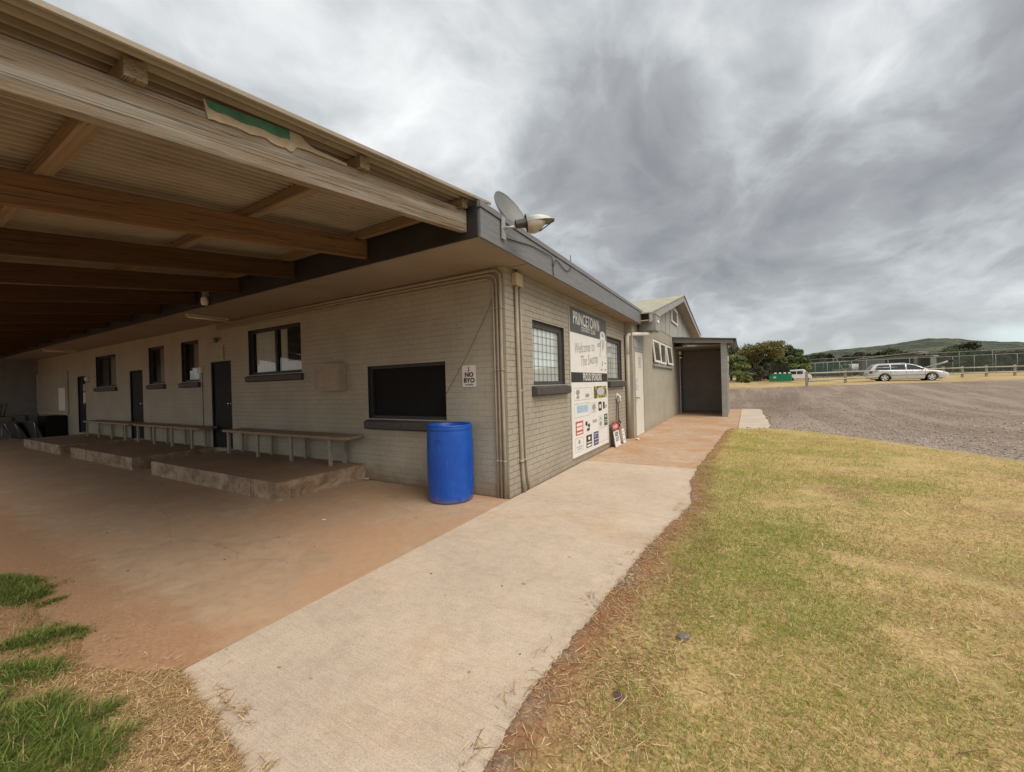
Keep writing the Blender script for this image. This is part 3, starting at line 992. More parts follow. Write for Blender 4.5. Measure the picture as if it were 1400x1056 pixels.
for i, (x0, x1, z0, z1) in enumerate(DOOR_F):
    d = MB()
    d.box(x0+0.045, x1-0.045, 0.035, 0.08, z0+0.02, z1-0.045)
    do = d.build('door', 'door_dark', clubhouse, bevel=0.003, seg=1)
    f = MB()
    f.box(x0, x0+0.045, 0.004, 0.088, z0, z1)
    f.box(x1-0.045, x1, 0.004, 0.088, z0, z1)
    f.box(x0+0.045, x1-0.045, 0.004, 0.088, z1-0.045, z1)
    f.build('door_frame', 'door_dark', do, bevel=0.003, seg=1)
    h = MB()
    h.lathe([(0.0, 0), (0.03, 0.0), (0.03, 0.008), (0.012, 0.012), (0.012, 0.04), (0.028, 0.05), (0.028, 0.068), (0, 0.075)], seg=14,
            mat=Matrix.Translation((x1-0.12, 0.035, 1.30)) @ Matrix.Rotation(PI/2, 4, 'X'))
    h.build('handle', 'chrome', do)

# serving hatch: dark roller shutter in its frame, thick sill
x0, x1, z0, z1 = HATCH
h = MB()
h.box(x0, x1, 0.05, 0.11, z1-0.05, z1)
h.box(x0, x0+0.05, 0.05, 0.11, z0, z1-0.05)
h.box(x1-0.05, x1, 0.05, 0.11, z0, z1-0.05)
h.box(x0+0.05, x1-0.05, 0.05, 0.11, z0, z0+0.045)
ho = h.build('serving_hatch', 'dark_paint', clubhouse, bevel=0.004, seg=1)
sl = MB()
rows = []
n = 26
for k in range(n+1):
    z = z0+0.045+(z1-0.05-z0-0.045)*k/n
    for dz, dy in ((0.0, 0.0), (0.006, -0.0012), (0.026, -0.0012)):
        if k < n:
            rows.append([(x0+0.05, 0.10+dy, z+dz), (x1-0.05, 0.10+dy, z+dz)])
rows.append([(x0+0.05, 0.10, z1-0.05), (x1-0.05, 0.10, z1-0.05)])
sl.grid(rows, smooth=False)
sl.build('shutter', 'black', ho)
s = MB()
s.prism([(x0-0.03, 0.05, z0-0.005), (x0-0.03, -0.09, z0-0.045), (x0-0.03, -0.09, z0-0.15), (x0-0.03, -0.06, z0-0.18), (x0-0.03, 0.05, z0-0.18)], (x1-x0+0.06, 0, 0))
s.build('sill', 'dark_sill', ho, bevel=0.012, seg=2)


def window_end(y0, y1, z0, z1):
    t = 0.06
    f = MB()
    f.box(-0.115, -0.05, y0, y1, z1-0.10, z1)
    f.box(-0.115, -0.05, y0, y1, z0, z0+t)
    f.box(-0.115, -0.05, y0, y0+0.035, z0+t, z1-0.10)
    f.box(-0.115, -0.05, y1-0.10, y1, z0+t, z1-0.10)
    fo = f.build('window', 'dark_sill', clubhouse, bevel=0.004, seg=1)
    p = MB()
    p.poly([(-0.09, y0+0.035, z0+t), (-0.09, y1-0.10, z0+t), (-0.09, y1-0.10, z1-0.10), (-0.09, y0+0.035, z1-0.10)])
    p.build('pane', 'pane_end', fo)
    g = MB()
    ya, yb = y0+0.035, y1-0.10
    for k in range(1, 7):
        yy = ya+(yb-ya)*k/7
        g.box(-0.082, -0.076, yy-0.003, yy+0.003, z0+t, z1-0.10)
    for k in range(1, 7):
        z = z0+t+(z1-0.1-z0-t)*k/7
        g.box(-0.087, -0.083, ya, yb, z-0.003, z+0.003)
    g.build('security_grid', 'shed_tin', fo)
    s = MB()
    s.prism([(-0.06, y0-0.07, z0+0.0), (0.10, y0-0.07, z0-0.035), (0.10, y0-0.07, z0-0.15), (0.03, y0-0.07, z0-0.175), (-0.06, y0-0.07, z0-0.175)], (0, y1-y0+0.13, 0))
    s.build('sill', 'dark_sill', fo, bevel=0.010, seg=2)
    return fo


for w_ in WIN_E:
    window_end(*w_)

# ------------------------------------------------------------------ shelter end wall (closes the far end of the canopy)
b = MB()
b.prism([(-23.9, 0.25, -0.1), (-23.9, -5.0, -0.1), (-23.9, -5.0, 2.99), (-23.9, -1.0, 3.55), (-23.9, 0.25, 3.55)], (0.33, 0, 0))
tag(b.build('shelter_end_wall', 'shed_tin'), 'dark grey tin wall closing the far end of the shelter', 'wall')

# ------------------------------------------------------------------ canopy
canopy = thing('canopy', 'open timber canopy with corrugated tin roof fixed to the front eave', 'canopy', (0, 0, 0))
SL = 0.1405
Y_IN, Y_OUT = -1.13, -4.75


def zr(y):      # rafter top line
    return 3.468+SL*(y+1.10)


i = 0
x = 0.18
while x > -23.2:
    # side profile in the yz plane, extruded along x
    y1 = Y_OUT
    bot = 0.235
    r = MB()
    zz = zr(Y_IN)
    r.prism([(0, Y_IN, zr(Y_IN)), (0, Y_IN, zr(Y_IN)-bot), (0, y1, zr(y1)-bot+0.01), (0, y1, zr(y1))], (-0.07, 0, 0))
    nm = 'timber_weathered' if i == 0 else 'timber_red' if i == 1 else 'timber_shaded'  # farther rafters take the copy with shade in its colour
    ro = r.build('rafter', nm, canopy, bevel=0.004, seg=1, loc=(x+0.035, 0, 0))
    if i == 0:
        ro['label'] = 'weathered grey outer rafter'
    i += 1
    x = 0.18-1.575*i
for y in (-3.88, -2.52, -1.22):
    p = MB()
    p.box(-23.6, 0.262, y-0.045, y+0.045, 0.002, 0.093)
    po = p.build('purlin', 'timber_purlin', canopy, bevel=0.004, seg=1)
    po.location = (0, 0, 0)
    me = po.data
    for v in me.vertices:
        v.co.z += zr(v.co.y)
# corrugated sheet
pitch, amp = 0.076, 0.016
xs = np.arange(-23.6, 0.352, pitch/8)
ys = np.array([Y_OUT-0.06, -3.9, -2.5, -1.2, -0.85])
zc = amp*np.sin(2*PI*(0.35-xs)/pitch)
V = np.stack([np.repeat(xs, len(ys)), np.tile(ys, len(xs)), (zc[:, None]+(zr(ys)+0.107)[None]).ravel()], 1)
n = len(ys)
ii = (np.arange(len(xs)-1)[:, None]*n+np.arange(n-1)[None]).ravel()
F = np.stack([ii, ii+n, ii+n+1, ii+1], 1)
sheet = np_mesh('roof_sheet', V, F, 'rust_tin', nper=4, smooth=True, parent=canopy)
b = MB()       # folded barge strip along the open edge of the sheet
rows = []
for y in ys:
    z = zr(y)+0.107
    rows.append([(0.300, y, z+0.016), (0.352, y, z+0.018), (0.358, y, z+0.012), (0.358, y, z-0.012), (0.350, y, z-0.018)])
b.grid(rows, smooth=False)
b.build('edge_strip', 'rust_tin', canopy)
# torn painted board wedged above the outer rafter
b = MB()
pts = [(-3.585, 0.062), (-3.565, -0.040)]
rnd = random.Random(11)
for k in range(14):
    y = -3.55+0.44*(k+0.5)/14
    pts.append((y, -0.034-0.004*math.sin(k*1.3)-0.020*max(0, (k-9)/5)+rnd.uniform(-.004, .004)))
pts += [(-3.10, -0.058), (-3.075, -0.050), (-3.05, -0.012), (-2.98, -0.006), (-2.66, -0.014), (-2.66, 0.006), (-2.93, 0.022), (-2.99, 0.05), (-3.02, 0.075), (-3.09, 0.078)]
b.prism([(0.218, y, zr(y)+z) for y, z in pts], (0.008, 0, 0))
bo = b.build('torn_board', 'tan_panel', canopy)
b = MB()
g = [(-3.578, 0.060), (-3.560, 0.022)]
for k in range(9):
    y = -3.52+0.41*k/8
    g.append((y, 0.014+0.006*math.sin(k*1.7)))
g += [(-3.098, 0.012), (-3.098, 0.076)]
b.prism([(0.2262, y, zr(y)+z) for y, z in g], (0.0025, 0, 0))
b.build('green_paint', 'green_panel', bo)

# ------------------------------------------------------------------ raised concrete steps and benches
PL = [(-7.20, -2.905), (-12.23, -8.16), (-17.0, -13.12)]
PLABEL = ['raised concrete step nearest the blue drum, with a chipped pale edge', 'raised concrete step in front of the second dark door, middle one of three', 'farthest raised concrete step, beside the stacked dark furniture']
for (x0, x1), lb in zip(PL, PLABEL):
    t = thing('concrete_step', lb, 'step', ((x0+x1)/2, -0.75, 0), 0, 'raised concrete steps along the front wall')
    w2 = (x1-x0)/2
    b = MB()
    b.box(-w2+0.012, w2-0.012, -0.735+0.012, 0.748, -0.05, 0.258)
    b.build('tread', 'step', t, bevel=0.012, seg=2)
    b = MB()
    b.box(-w2, w2, -0.745, -0.7235, -0.05, 0.2615)
    b.box(-w2-0.004, -w2+0.011, -0.7235, 0.748, -0.05, 0.2610)
    b.box(w2-0.011, w2+0.006, -0.7235, 0.748, -0.05, 0.2612)
    b.build('riser', 'riser', t, bevel=0.006, seg=1)

BN = [(-6.86, -2.86), (-11.75, -7.95), (-15.95, -12.05)]
BLABEL = ['long timber wall bench on the nearest concrete step, left of the serving hatch', 'timber wall bench between the first and second dark doors', 'farthest timber wall bench, in front of the door with white notices']
for (x0, x1), lb in zip(BN, BLABEL):
    t = thing('bench', lb, 'bench', ((x0+x1)/2, -0.21, 0.258), 0, 'timber wall benches on the steps')
    w2 = (x1-x0)/2
    for k, (a, c) in enumerate(((-0.205, -0.075), (-0.065, 0.065), (0.075, 0.195))):
        b = MB()
        b.box(-w2+0.03*(k % 2), w2-0.05*(1-k % 2)*(k > 0), a, c, 0.461, 0.506)
        b.build('seat_plank', 'wood_bench', t, bevel=0.006, seg=1)
    nl = 4
    for k in range(nl):
        xx = -w2+0.12+(2*w2-0.6)*k/(nl-1)
        b = MB()
        b.box(xx-0.03, xx+0.03, -0.16, 0.16, 0.425, 0.459)
        b.build('bearer', 'bench_leg', t)
    for k in range(nl):
        xx = -w2+0.12+(2*w2-0.6)*k/(nl-1)
        for yy in (-0.135, 0.135):
            b = MB()
            b.box(xx-0.032, xx+0.032, yy-0.02, yy+0.02, 0.0, 0.424)
            b.build('leg', 'bench_leg', t, bevel=0.004, seg=1)

# ------------------------------------------------------------------ blue drum
drum = thing('plastic_drum', 'tall bright blue plastic drum standing below the serving hatch', 'drum', (-0.745, -0.335, 0.0), 0.5)
drum.scale = (1.11, 1.11, 1.05)
b = MB()
b.lathe([(0.0, 0.0), (0.245, 0.0), (0.262, 0.008), (0.270, 0.03), (0.276, 0.10), (0.283, 0.25), (0.287, 0.45), (0.287, 0.55), (0.284, 0.75), (0.279, 0.88), (0.275, 0.915)], seg=64)
b.build('body', 'drum', drum)
b = MB()
b.lathe([(0.275, 0.915), (0.277, 0.925), (0.281, 0.935), (0.281, 0.95), (0.274, 0.962), (0.279, 0.972), (0.278, 0.985), (0.268, 0.990), (0.255, 0.985), (0.248, 0.95), (0.245, 0.93), (0.15, 0.926), (0.0, 0.93)], seg=64)
b.build('rim', 'drum', drum)
for q in (1, -1):
    b = MB()
    b.lathe([(0.0, 0.926), (0.036, 0.926), (0.036, 0.948), (0.028, 0.954), (0, 0.954)], 0.15*q, 0.06*q, 16)
    b.build('bung', 'drum', drum)
b = MB()     # moulded ring mark near the top
cc = Matrix.Rotation(math.radians(-160), 4, 'Z')
for k in range(8):
    a = 2*PI*k/8
    b.box(-0.008, 0.008, -0.2885, -0.284, 0, 0.01, mat=Matrix.Rotation(math.radians(-18)+0.11*math.cos(a), 4, 'Z') @ Matrix.Translation((0, 0, 0.78+0.03*math.sin(a))))
b.build('moulded_mark', 'drum', drum)


# ------------------------------------------------------------------ conduits and small wall fittings
def arc_path(pts, r=0.08, n=5):
    """round the corners of a polyline"""
    pts = [Vector(p) for p in pts]
    out = [pts[0]]
    for a, p, c in zip(pts, pts[1:], pts[2:]):
        u, v = (a-p).normalized(), (c-p).normalized()
        rr_ = min(r, (a-p).length*0.45, (c-p).length*0.45)
        s, e = p+u*rr_, p+v*rr_
        for k in range(n+1):
            t = k/n
            out.append(s*(1-t)**2+p*2*t*(1-t)+e*t*t)
    out.append(pts[-1])
    return out


CONDUIT_G = 'painted conduits bent round the front wall corner'
for k, (xx, zz, rad, lb) in enumerate(((-0.175, 3.035, 0.014, 'inner painted conduit of the bent set at the wall corner, farthest from the corner edge'),
                                       (-0.118, 3.085, 0.017, 'middle painted conduit of the bent set at the wall corner'),
                                       (-0.055, 3.135, 0.022, 'outer thicker painted conduit of the bent set, nearest the corner edge'))):
    b = MB()
    yo = -0.022
    kink = [(xx-0.004, yo-0.004, 1.6), (xx, yo, 1.2)] if k == 2 else [(xx+0.003, yo, 1.5)]
    path = arc_path([(-7.9, yo, zz), (-3.0, yo, zz+0.012), (xx, yo, zz), *kink, (xx+0.004, yo, -0.03)], 0.13)
    b.tube(path, rad, 10)
    t = b.build('conduit', 'conduit')
    tag(t, lb, 'pipe', CONDUIT_G)
    for q in [((xx+0.003, yo, z), (xx+0.003, yo, z+0.022)) for z in (0.5, 1.75, 2.6)]+[((xc, yo, zz+0.004), (xc-0.02, yo, zz+0.004)) for xc in (-1.5, -3.5, -5.6)]:
        b = MB()
        b.tube(q, rad+0.005, 10)
        b.build('clip', 'conduit', t)

for k, (yy, rad, y2, lb) in enumerate(((0.283, 0.028, 0.345, 'thick painted downpipe conduit on the end wall below the cream box'),
                                       (0.40, 0.017, 0.505, 'thin painted conduit beside the thick one below the cream box'))):
    b = MB()
    path = arc_path([(0.03, yy-0.02, 2.96), (0.03, yy, 1.6), (0.03, yy+0.03, 0.42), (0.032, y2, 0.02)], 0.3)
    b.tube(path, rad, 12)
    t = b.build('conduit', 'conduit')
    tag(t, lb, 'pipe', 'conduits below the cream box')
    for z in (0.45, 1.45):
        b = MB()
        b.tube([(0.03, yy+0.022, z), (0.03, yy+0.022, z+0.03)], rad+0.008, 12)
        b.build('clip', 'conduit', t)
b = MB()
b.box(0.004, 0.075, 0.205, 0.395, 2.955, 3.125)
t = b.build('junction_box', 'cream', bevel=0.012, seg=2)
tag(t, 'cream plastic junction box high on the end wall above the conduits', 'junction box')
b = MB()
b.tube(arc_path([(0.04, 0.27, 3.12), (0.04, 0.25, 3.16), (0.04, 0.30, 3.185)], 0.02), 0.009, 6)
b.build('cable', 'black_plastic', t)

# meter box
mb_ = thing('meter_box', 'painted square meter box on the front wall between window and hatch', 'meter box', (-3.66, 0, 1.54))
b = MB()
b.box(-0.345, 0.345, -0.16, -0.002, 0.0, 0.47)
b.build('case', 'conduit', mb_, bevel=0.006, seg=1)
b = MB()
b.box(-0.32, 0.32, -0.168, -0.162, 0.025, 0.445)
dd = b.build('door', 'bench_leg', mb_, bevel=0.004, seg=1)
b = MB()
b.box(-0.28, -0.24, -0.18, -0.169, 0.34, 0.36)
b.build('latch', 'conduit', dd)

# cable slung down the front wall
b = MB()
pts = []
for k in range(21):
    t = k/20
    pts.append((-0.02-1.06*t, -0.012-0.015*math.sin(PI*t), 3.05-1.63*t-0.10*math.sin(PI*t)))
b.tube(pts, 0.0028, 6)
tag(b.build('slung_cable', 'dark_sill'), 'thin dark cable slung diagonally from the wall corner to the hatch', 'cable')

# NO BYO notice
sg = thing('notice', 'white laminated NO BYO notice on the front wall right of the hatch', 'sign', (-0.63, 0, 1.695))
b = MB()
b.box(-0.118, 0.118, -0.010, -0.004, -0.155, 0.155)
b.build('sheet', 'paper', sg)
b = MB()
for tx, s, z, xs_, of in (('NO', 0.088, 0.02, 1.1, 0.004), ('BYO', 0.088, -0.062, 1.1, 0.004), ('ALCOHOL', 0.030, -0.122, 1.0, 0.001)):
    b.mesh(text_mesh(tx, s, offset=of, xs=xs_), on_y(0.005, -0.0125, z))
for q in ((-0.012, 0.012, 0.115, 0.128), (-0.006, 0.006, 0.085, 0.115), (-0.022, 0.022, 0.074, 0.082)):
    b.box(q[0], q[1], -0.0125, -0.0115, q[2], q[3])
b.build('lettering', 'sign_black', sg)

# fluorescent battens on the soffit
for k, (xx, lb) in enumerate(((-6.95, 'fluorescent batten under the front soffit beyond the nearest window'), (-17.45, 'far fluorescent batten under the front soffit above the door with notices'))):
    t = thing('batten_light', lb, 'light', (xx, -0.58, 3.18), 0, 'fluorescent battens under the soffit')
    b = MB()
    b.box(-0.05, 0.05, -0.38, 0.38, -0.045, -0.002)
    b.build('housing', 'cream', t, bevel=0.006, seg=1)
    b = MB()
    b.tube([(0, -0.36, -0.065), (0, 0.36, -0.065)], 0.017, 10)
    b.build('tube_lamp', 'white', t)
# sensor light on a rafter end
t = thing('sensor_light', 'small grey sensor light fixed under the dark eave board', 'light', (-5.62, -1.16, 3.30))
b = MB()
b.box(-0.05, 0.05, -0.04, 0.03, 0.0, 0.09)
b.build('base', 'galv', t, bevel=0.01)
b = MB()
b.lathe([(0.0, -0.16), (0.045, -0.15), (0.06, -0.10), (0.055, -0.03), (0.035, 0.0), (0, 0.0)], 0, -0.02, 16)
b.build('bulb_cover', 'white', t)

# exit sign and light above the first door
t = thing('exit_sign', 'small framed notice above the nearest dark door', 'sign', (-7.69, 0, 2.32))
b = MB()
b.box(-0.10, 0.10, -0.022, -0.004, 0.0, 0.34)
b.build('panel', 'exit_green', t, bevel=0.004, seg=1)
b = MB()
for q in ((-0.10, 0.10, 0.325, 0.34), (-0.10, 0.10, 0.0, 0.015), (-0.10, -0.086, 0.015, 0.325), (0.086, 0.10, 0.015, 0.325), (-0.03, 0.03, 0.08, 0.25)):
    b.box(q[0], q[1], -0.028, -0.023, q[2], q[3])
b.build('border', 'cream', t)
t = thing('wall_light', 'small glass bulb wall light just above the framed notice', 'light', (-7.78, 0, 2.78))
b = MB()
b.lathe([(0, 0), (0.05, 0), (0.05, 0.02), (0, 0.025)], 0, 0, 14, mat=Matrix.Rotation(PI/2, 4, 'X'))
b.build('base', 'cream', t)
b = MB()
b.lathe([(0, -0.06), (0.04, -0.05), (0.055, 0), (0.04, 0.05), (0, 0.06)], -0.02, -0.08, 14)
b.build('globe', 'frosted', t)
# small box beside the second window
t = thing('alarm_box', 'small white box with cable beside the window left of the nearest door', 'junction box', (-8.72, -0.0, 2.05))
b = MB()
b.box(-0.10, 0.10, -0.06, -0.004, 0.0, 0.14)
b.build('case', 'paper', t, bevel=0.006)
b = MB()
b.tube([(0.06, -0.012, 0.0), (0.06, -0.012, -1.7)], 0.006, 6)
b.build('cable', 'dark_sill', t)
# notices on and above the third door
for nm, xx, z, w_, h_, y_, lb in (('notice', -17.12, 1.50, 0.34, 0.34, 0.028, 'white printed notice on the farthest dark door, lower of two'),
                                ('notice', -17.15, 1.92, 0.32, 0.24, 0.028, 'duller notice on the farthest dark door, upper of two')):
    pass
for z, h_, m_, lb in ((1.34, 0.36, 'paper', 'white printed notice on the farthest dark door, lower of two'), (1.74, 0.26, 'paper_dim', 'duller notice on the farthest dark door, upper of two')):
    t = thing('notice', lb, 'sign', (-17.62, 0.026, z), 0, 'notices on the farthest door')
    b = MB()
    b.box(-0.15, 0.15, 0.0, 0.005, 0, h_)
    b.build('sheet', m_, t)
    b = MB()
    for k in range(4):
        b.box(-0.10, 0.10-0.05*(k % 2), -0.003, -0.001, h_*(0.25+0.16*k), h_*(0.25+0.16*k)+0.02)
    b.build('print', 'sign_mid', t)
t = thing('wall_light', 'small round light above the notices on the farthest door', 'light', (-17.05, 0, 2.16))
b = MB()
b.lathe([(0, 0), (0.09, 0), (0.10, 0.03), (0.07, 0.09), (0, 0.11)], 0, 0, 16, mat=Matrix.Rotation(PI/2, 4, 'X'))
b.build('globe', 'paper', t)
b = MB()
b.box(-0.03, 0.03, -0.05, -0.004, -0.12, -0.10)
b.build('base', 'dark_sill', t)

# ------------------------------------------------------------------ far end: board, counter, dark furniture
t = thing('notice_board', 'large pale edged board on the wall at the far end of the shelter', 'board', (-21.5, 0, 0.93))
b = MB()
b.box(-1.85, 2.2, -0.045, -0.004, 0.02, 1.60)
b.build('panel', 'brick_front', t)
b = MB()
b.box(-1.92, -1.86, -0.07, -0.004, 0.0, 1.62)
b.box(-1.86, 2.2, -0.06, -0.004, -0.045, 0.015)
b.build('edge_trim', 'cream', t)
b = MB()
b.box(1.15, 1.95, -0.06, -0.048, 0.10, 0.98)
pp = b.build('poster', 'white', t)
b = MB()
b.box(-20.7, -19.5, -0.55, -0.06, 0.0, 0.86)
tag(b.build('dark_cupboard', 'black', bevel=0.01), 'low black cupboard under the pale edged board', 'cupboard')


def folded_trestle(x, y, lean, rz, lb):
    t = thing('folded_table', lb, 'table', (x, y, 0.0), rz, 'dark folded tables stacked under the board')
    b = MB()
    b.box(-0.75, 0.75, -0.02, 0.02, 0.0, 0.72, mat=Matrix.Translation((0, 0, 0.03)) @ Matrix.Rotation(lean, 4, 'X'))
    b.build('table_top', 'furniture_dark', t, bevel=0.006, seg=1)
    for s in (-0.5, 0.5):
        b = MB()
        b.tube([Matrix.Rotation(lean, 4, 'X') @ Vector((s, -0.045, 0.08)), Matrix.Rotation(lean, 4, 'X') @ Vector((s+0.30, -0.045, 0.70))], 0.014, 6)
        b.build('leg', 'galv', t)


folded_trestle(-20.3, -0.80, 0.30, 0.25, 'dark folded table leaning nearest, in the stack below the board')
folded_trestle(-20.9, -0.95, 0.42, 0.10, 'dark folded table leaning behind the nearest one below the board')
# low stack of dark stackable chairs
for k, (x, y, lb) in enumerate(((-21.6, -1.0, 'dark tubular chair tipped on its side near the end wall'), (-22.3, -0.75, 'dark tubular chair standing by the end wall'))):
    t = thing('stack_chair', lb, 'chair', (x, y, 0), 0.4+k*0.9, 'dark tubular chairs at the far end')
    b = MB()
    b.box(-0.22, 0.22, -0.22, 0.22, 0.43, 0.46)
    b.build('seat', 'furniture_dark', t, bevel=0.01)
    b = MB()
    b.box(-0.22, 0.22, 0.20, 0.23, 0.58, 0.86)
    b.build('backrest', 'furniture_dark', t, bevel=0.01)
    for sx in (-0.2, 0.2):
        for sy in (-0.2, 0.21):
            b = MB()
            b.tube([(sx*1.1, sy*1.1, 0), (sx, sy, 0.43)] + ([(sx, sy+0.02, 0.8)] if sy > 0 else []), 0.011, 6)
            b.build('leg', 'galv', t)
# long trestle table with an upturned stool on it
t = thing('trestle_table', 'long dull trestle table against the shelter end wall', 'table', (-22.6, -1.75, 0), PI/2)
b = MB()
b.box(-1.2, 1.2, -0.38, 0.38, 0.80, 0.84)
b.build('table_top', 'table_top', t, bevel=0.004, seg=1)
for sx in (-0.95, 0.95):
    for sy in (-0.3, 0.3):
        b = MB()
        b.tube([(sx, sy, 0), (sx, sy, 0.80)], 0.022, 8)
        b.build('leg', 'furniture_dark', t)
t = thing('stool', 'dark stool turned upside down on the trestle table', 'stool', (-22.55, -1.25, 0.84), 0.2)
b = MB()
b.lathe([(0, 0.0), (0.17, 0.0), (0.18, 0.02), (0.17, 0.04), (0, 0.04)], 0, 0, 18)
b.build('seat', 'furniture_dark', t)
for sx in (-1, 1):
    for sy in (-1, 1):
        b = MB()
        b.tube([(sx*0.12, sy*0.12, 0.04), (sx*0.18, sy*0.18, 0.50)], 0.016, 6)
        b.build('leg', 'furniture_dark', t)

# ------------------------------------------------------------------ sponsor sign on the end wall
SY0, SY1, SZ0, SZ1 = 2.291, 4.579, 0.147, 2.993
SW, SH = SY1-SY0, SZ1-SZ0
sign = thing('sponsor_sign', 'tall white club sponsor sign with dark grey heading on the end wall', 'sign', (0, SY0, SZ0))


def su(u):
    return u*SW


def sv(v):      # v from the top
    return SH*(1-v)


b = MB()
b.box(0.006, 0.028, 0, SW, 0, SH)
b.build('panel', 'sign_white', sign, bevel=0.003, seg=1)
b = MB()
b.box(0.0285, 0.0300, su(0.0), su(1.0), sv(0.166), sv(0.0))
b.build('heading_band', 'sign_grey', sign)
b = MB()
b.box(0.0285, 0.0300, su(0.0), su(1.0), sv(0.500), sv(0.432))
b.build('sponsor_band', 'sign_black', sign)
b = MB()
b.mesh(text_mesh('PRINCETOWN', 0.335, offset=0.006, xs=0.70, spacing=1.06), on_x(0.0315, su(0.42), sv(0.068)))
b.mesh(text_mesh('CRICKET CLUB', 0.125, offset=0.002, xs=0.85, spacing=1.25), on_x(0.0315, su(0.45), sv(0.128)))
b.mesh(text_mesh('PROUD SPONSORS', 0.215, offset=0.004, xs=0.62, spacing=1.08), on_x(0.0315, su(0.54), sv(0.466)))
b.build('lettering', 'sign_white', sign)
b = MB()
b.mesh(text_mesh('Welcome to', 0.30, shear=0.25, xs=0.78), on_x(0.0300, su(0.345), sv(0.255)) @ Matrix.Rotation(0.10, 4, 'Z'))
b.mesh(text_mesh('The Swamp', 0.30, shear=0.25, xs=0.78), on_x(0.0300, su(0.46), sv(0.340)) @ Matrix.Rotation(0.10, 4, 'Z'))
b.build('lettering', 'sign_mid', sign)
# emblem: pale batting figure with grey outlines
em = MB()


def flat(mb, pts, x, mi=0):
    mb.prism([(x, su(u), sv(v)) for u, v in pts], (0.0012, 0, 0), mi)


def ell(cu, cv, ru, rv, n=18, a0=0):
    return [(cu+ru*math.cos(2*PI*k/n+a0), cv+rv*math.sin(2*PI*k/n+a0)) for k in range(n)]


flat(em, ell(0.870, 0.130, 0.085, 0.033), 0.0316)
flat(em, [(0.78, 0.165), (0.80, 0.125), (0.95, 0.125), (0.97, 0.17), (0.985, 0.23), (0.98, 0.30), (0.76, 0.30), (0.80, 0.22)], 0.0304)
em.build('emblem', 'sign_white', sign)
em = MB()
for pts in ([(0.83, 0.115), (0.85, 0.112), (0.90, 0.125), (0.905, 0.142), (0.85, 0.14)], [(0.845, 0.165), (0.862, 0.165), (0.872, 0.25), (0.850, 0.25)], [(0.90, 0.165), (0.922, 0.160), (0.900, 0.235), (0.885, 0.22)],
            [(0.70, 0.205), (0.80, 0.192), (0.80, 0.198), (0.71, 0.212)], [(0.69, 0.222), (0.80, 0.208), (0.80, 0.214), (0.70, 0.229)],
            [(0.83, 0.335), (0.848, 0.335), (0.848, 0.375), (0.83, 0.375)], [(0.785, 0.398), (0.845, 0.398), (0.845, 0.407), (0.785, 0.407)],
            [(0.915, 0.345), (0.968, 0.345), (0.968, 0.352), (0.915, 0.352)], [(0.91, 0.398), (0.97, 0.398), (0.97, 0.406), (0.91, 0.406)],
            [(0.795, 0.17), (0.803, 0.17), (0.778, 0.30), (0.770, 0.30)], [(0.965, 0.18), (0.973, 0.18), (0.985, 0.29), (0.977, 0.29)]):
    flat(em, pts, 0.0334)
em.build('emblem_outline', 'sign_mid', sign)


def sponsor(u0, u1, w0, w1, mat, marks=(), mm='sign_white', frame=False):
    """logo patch; w from the top of the sponsor area"""
    V0, V1 = 0.5+0.5*w0, 0.5+0.5*w1
    b = MB()
    if frame:
        t = 0.006
        for a in ((u0, u1, V0, V0+t*0.7), (u0, u1, V1-t*0.7, V1), (u0, u0+t, V0+t*0.7, V1-t*0.7), (u1-t, u1, V0+t*0.7, V1-t*0.7)):
            b.box(0.0285, 0.0296, su(a[0]), su(a[1]), sv(a[3]), sv(a[2]))
    else:
        b.box(0.0285, 0.0300, su(u0), su(u1), sv(V1), sv(V0))
    o = b.build('sponsor_logo', mat, sign)
    if marks:
        b = MB()
        for q in marks:
            du, dv = u1-u0, V1-V0
            if q[0] == 'e':
                flat(b, ell(u0+du*q[1], V0+dv*q[2], du*q[3], dv*q[4], 20), 0.0306)
            else:
                b.box(0.0306, 0.0316, su(u0+du*q[0]), su(u0+du*q[1]), sv(V0+dv*q[3]), sv(V0+dv*q[2]))
        b.build('logo_mark', mm, o)
    return o


bars = ((0.1, 0.9, 0.2, 0.42), (0.1, 0.9, 0.55, 0.62), (0.1, 0.7, 0.72, 0.78))
sponsor(0.05, 0.50, 0.075, 0.25, 'sign_pale', ((0.62, 0.84, 0.52, 0.80), ('e', 0.2, 0.35, 0.10, 0.20), ('e', 0.2, 0.72, 0.08, 0.14)), 'sign_mid', True)
sponsor(0.56, 0.96, 0.065, 0.25, 'sign_olive', (('e', 0.52, 0.45, 0.30, 0.34),), 'sign_pale')
sponsor(0.05, 0.44, 0.29, 0.48, 'sign_pale', (), frame=True)
sponsor(0.11, 0.39, 0.32, 0.42, 'sign_blue', ((0.06, 0.94, 0.2, 0.4), (0.06, 0.80, 0.55, 0.75)), 'sign_pale')
sponsor(0.48, 0.62, 0.31, 0.46, 'sign_pale', (('e', 0.5, 0.42, 0.34, 0.30), (0.2, 0.8, 0.8, 0.86)), 'sign_mid', True)
sponsor(0.685, 0.785, 0.31, 0.45, 'sign_black', (('e', 0.5, 0.5, 0.28, 0.24),), 'sign_white')
sponsor(0.83, 0.885, 0.32, 0.43, 'sign_black')
sponsor(0.90, 0.95, 0.37, 0.42, 'sign_mid')
sponsor(0.07, 0.25, 0.53, 0.715, 'sign_red', ((0.12, 0.88, 0.14, 0.36), (0.12, 0.88, 0.44, 0.66), (0.12, 0.88, 0.8, 0.92)), 'sign_white')
sponsor(0.31, 0.36, 0.56, 0.62, 'sign_black')
sponsor(0.37, 0.43, 0.60, 0.65, 'sign_grey')
sponsor(0.34, 0.42, 0.66, 0.70, 'sign_grey')
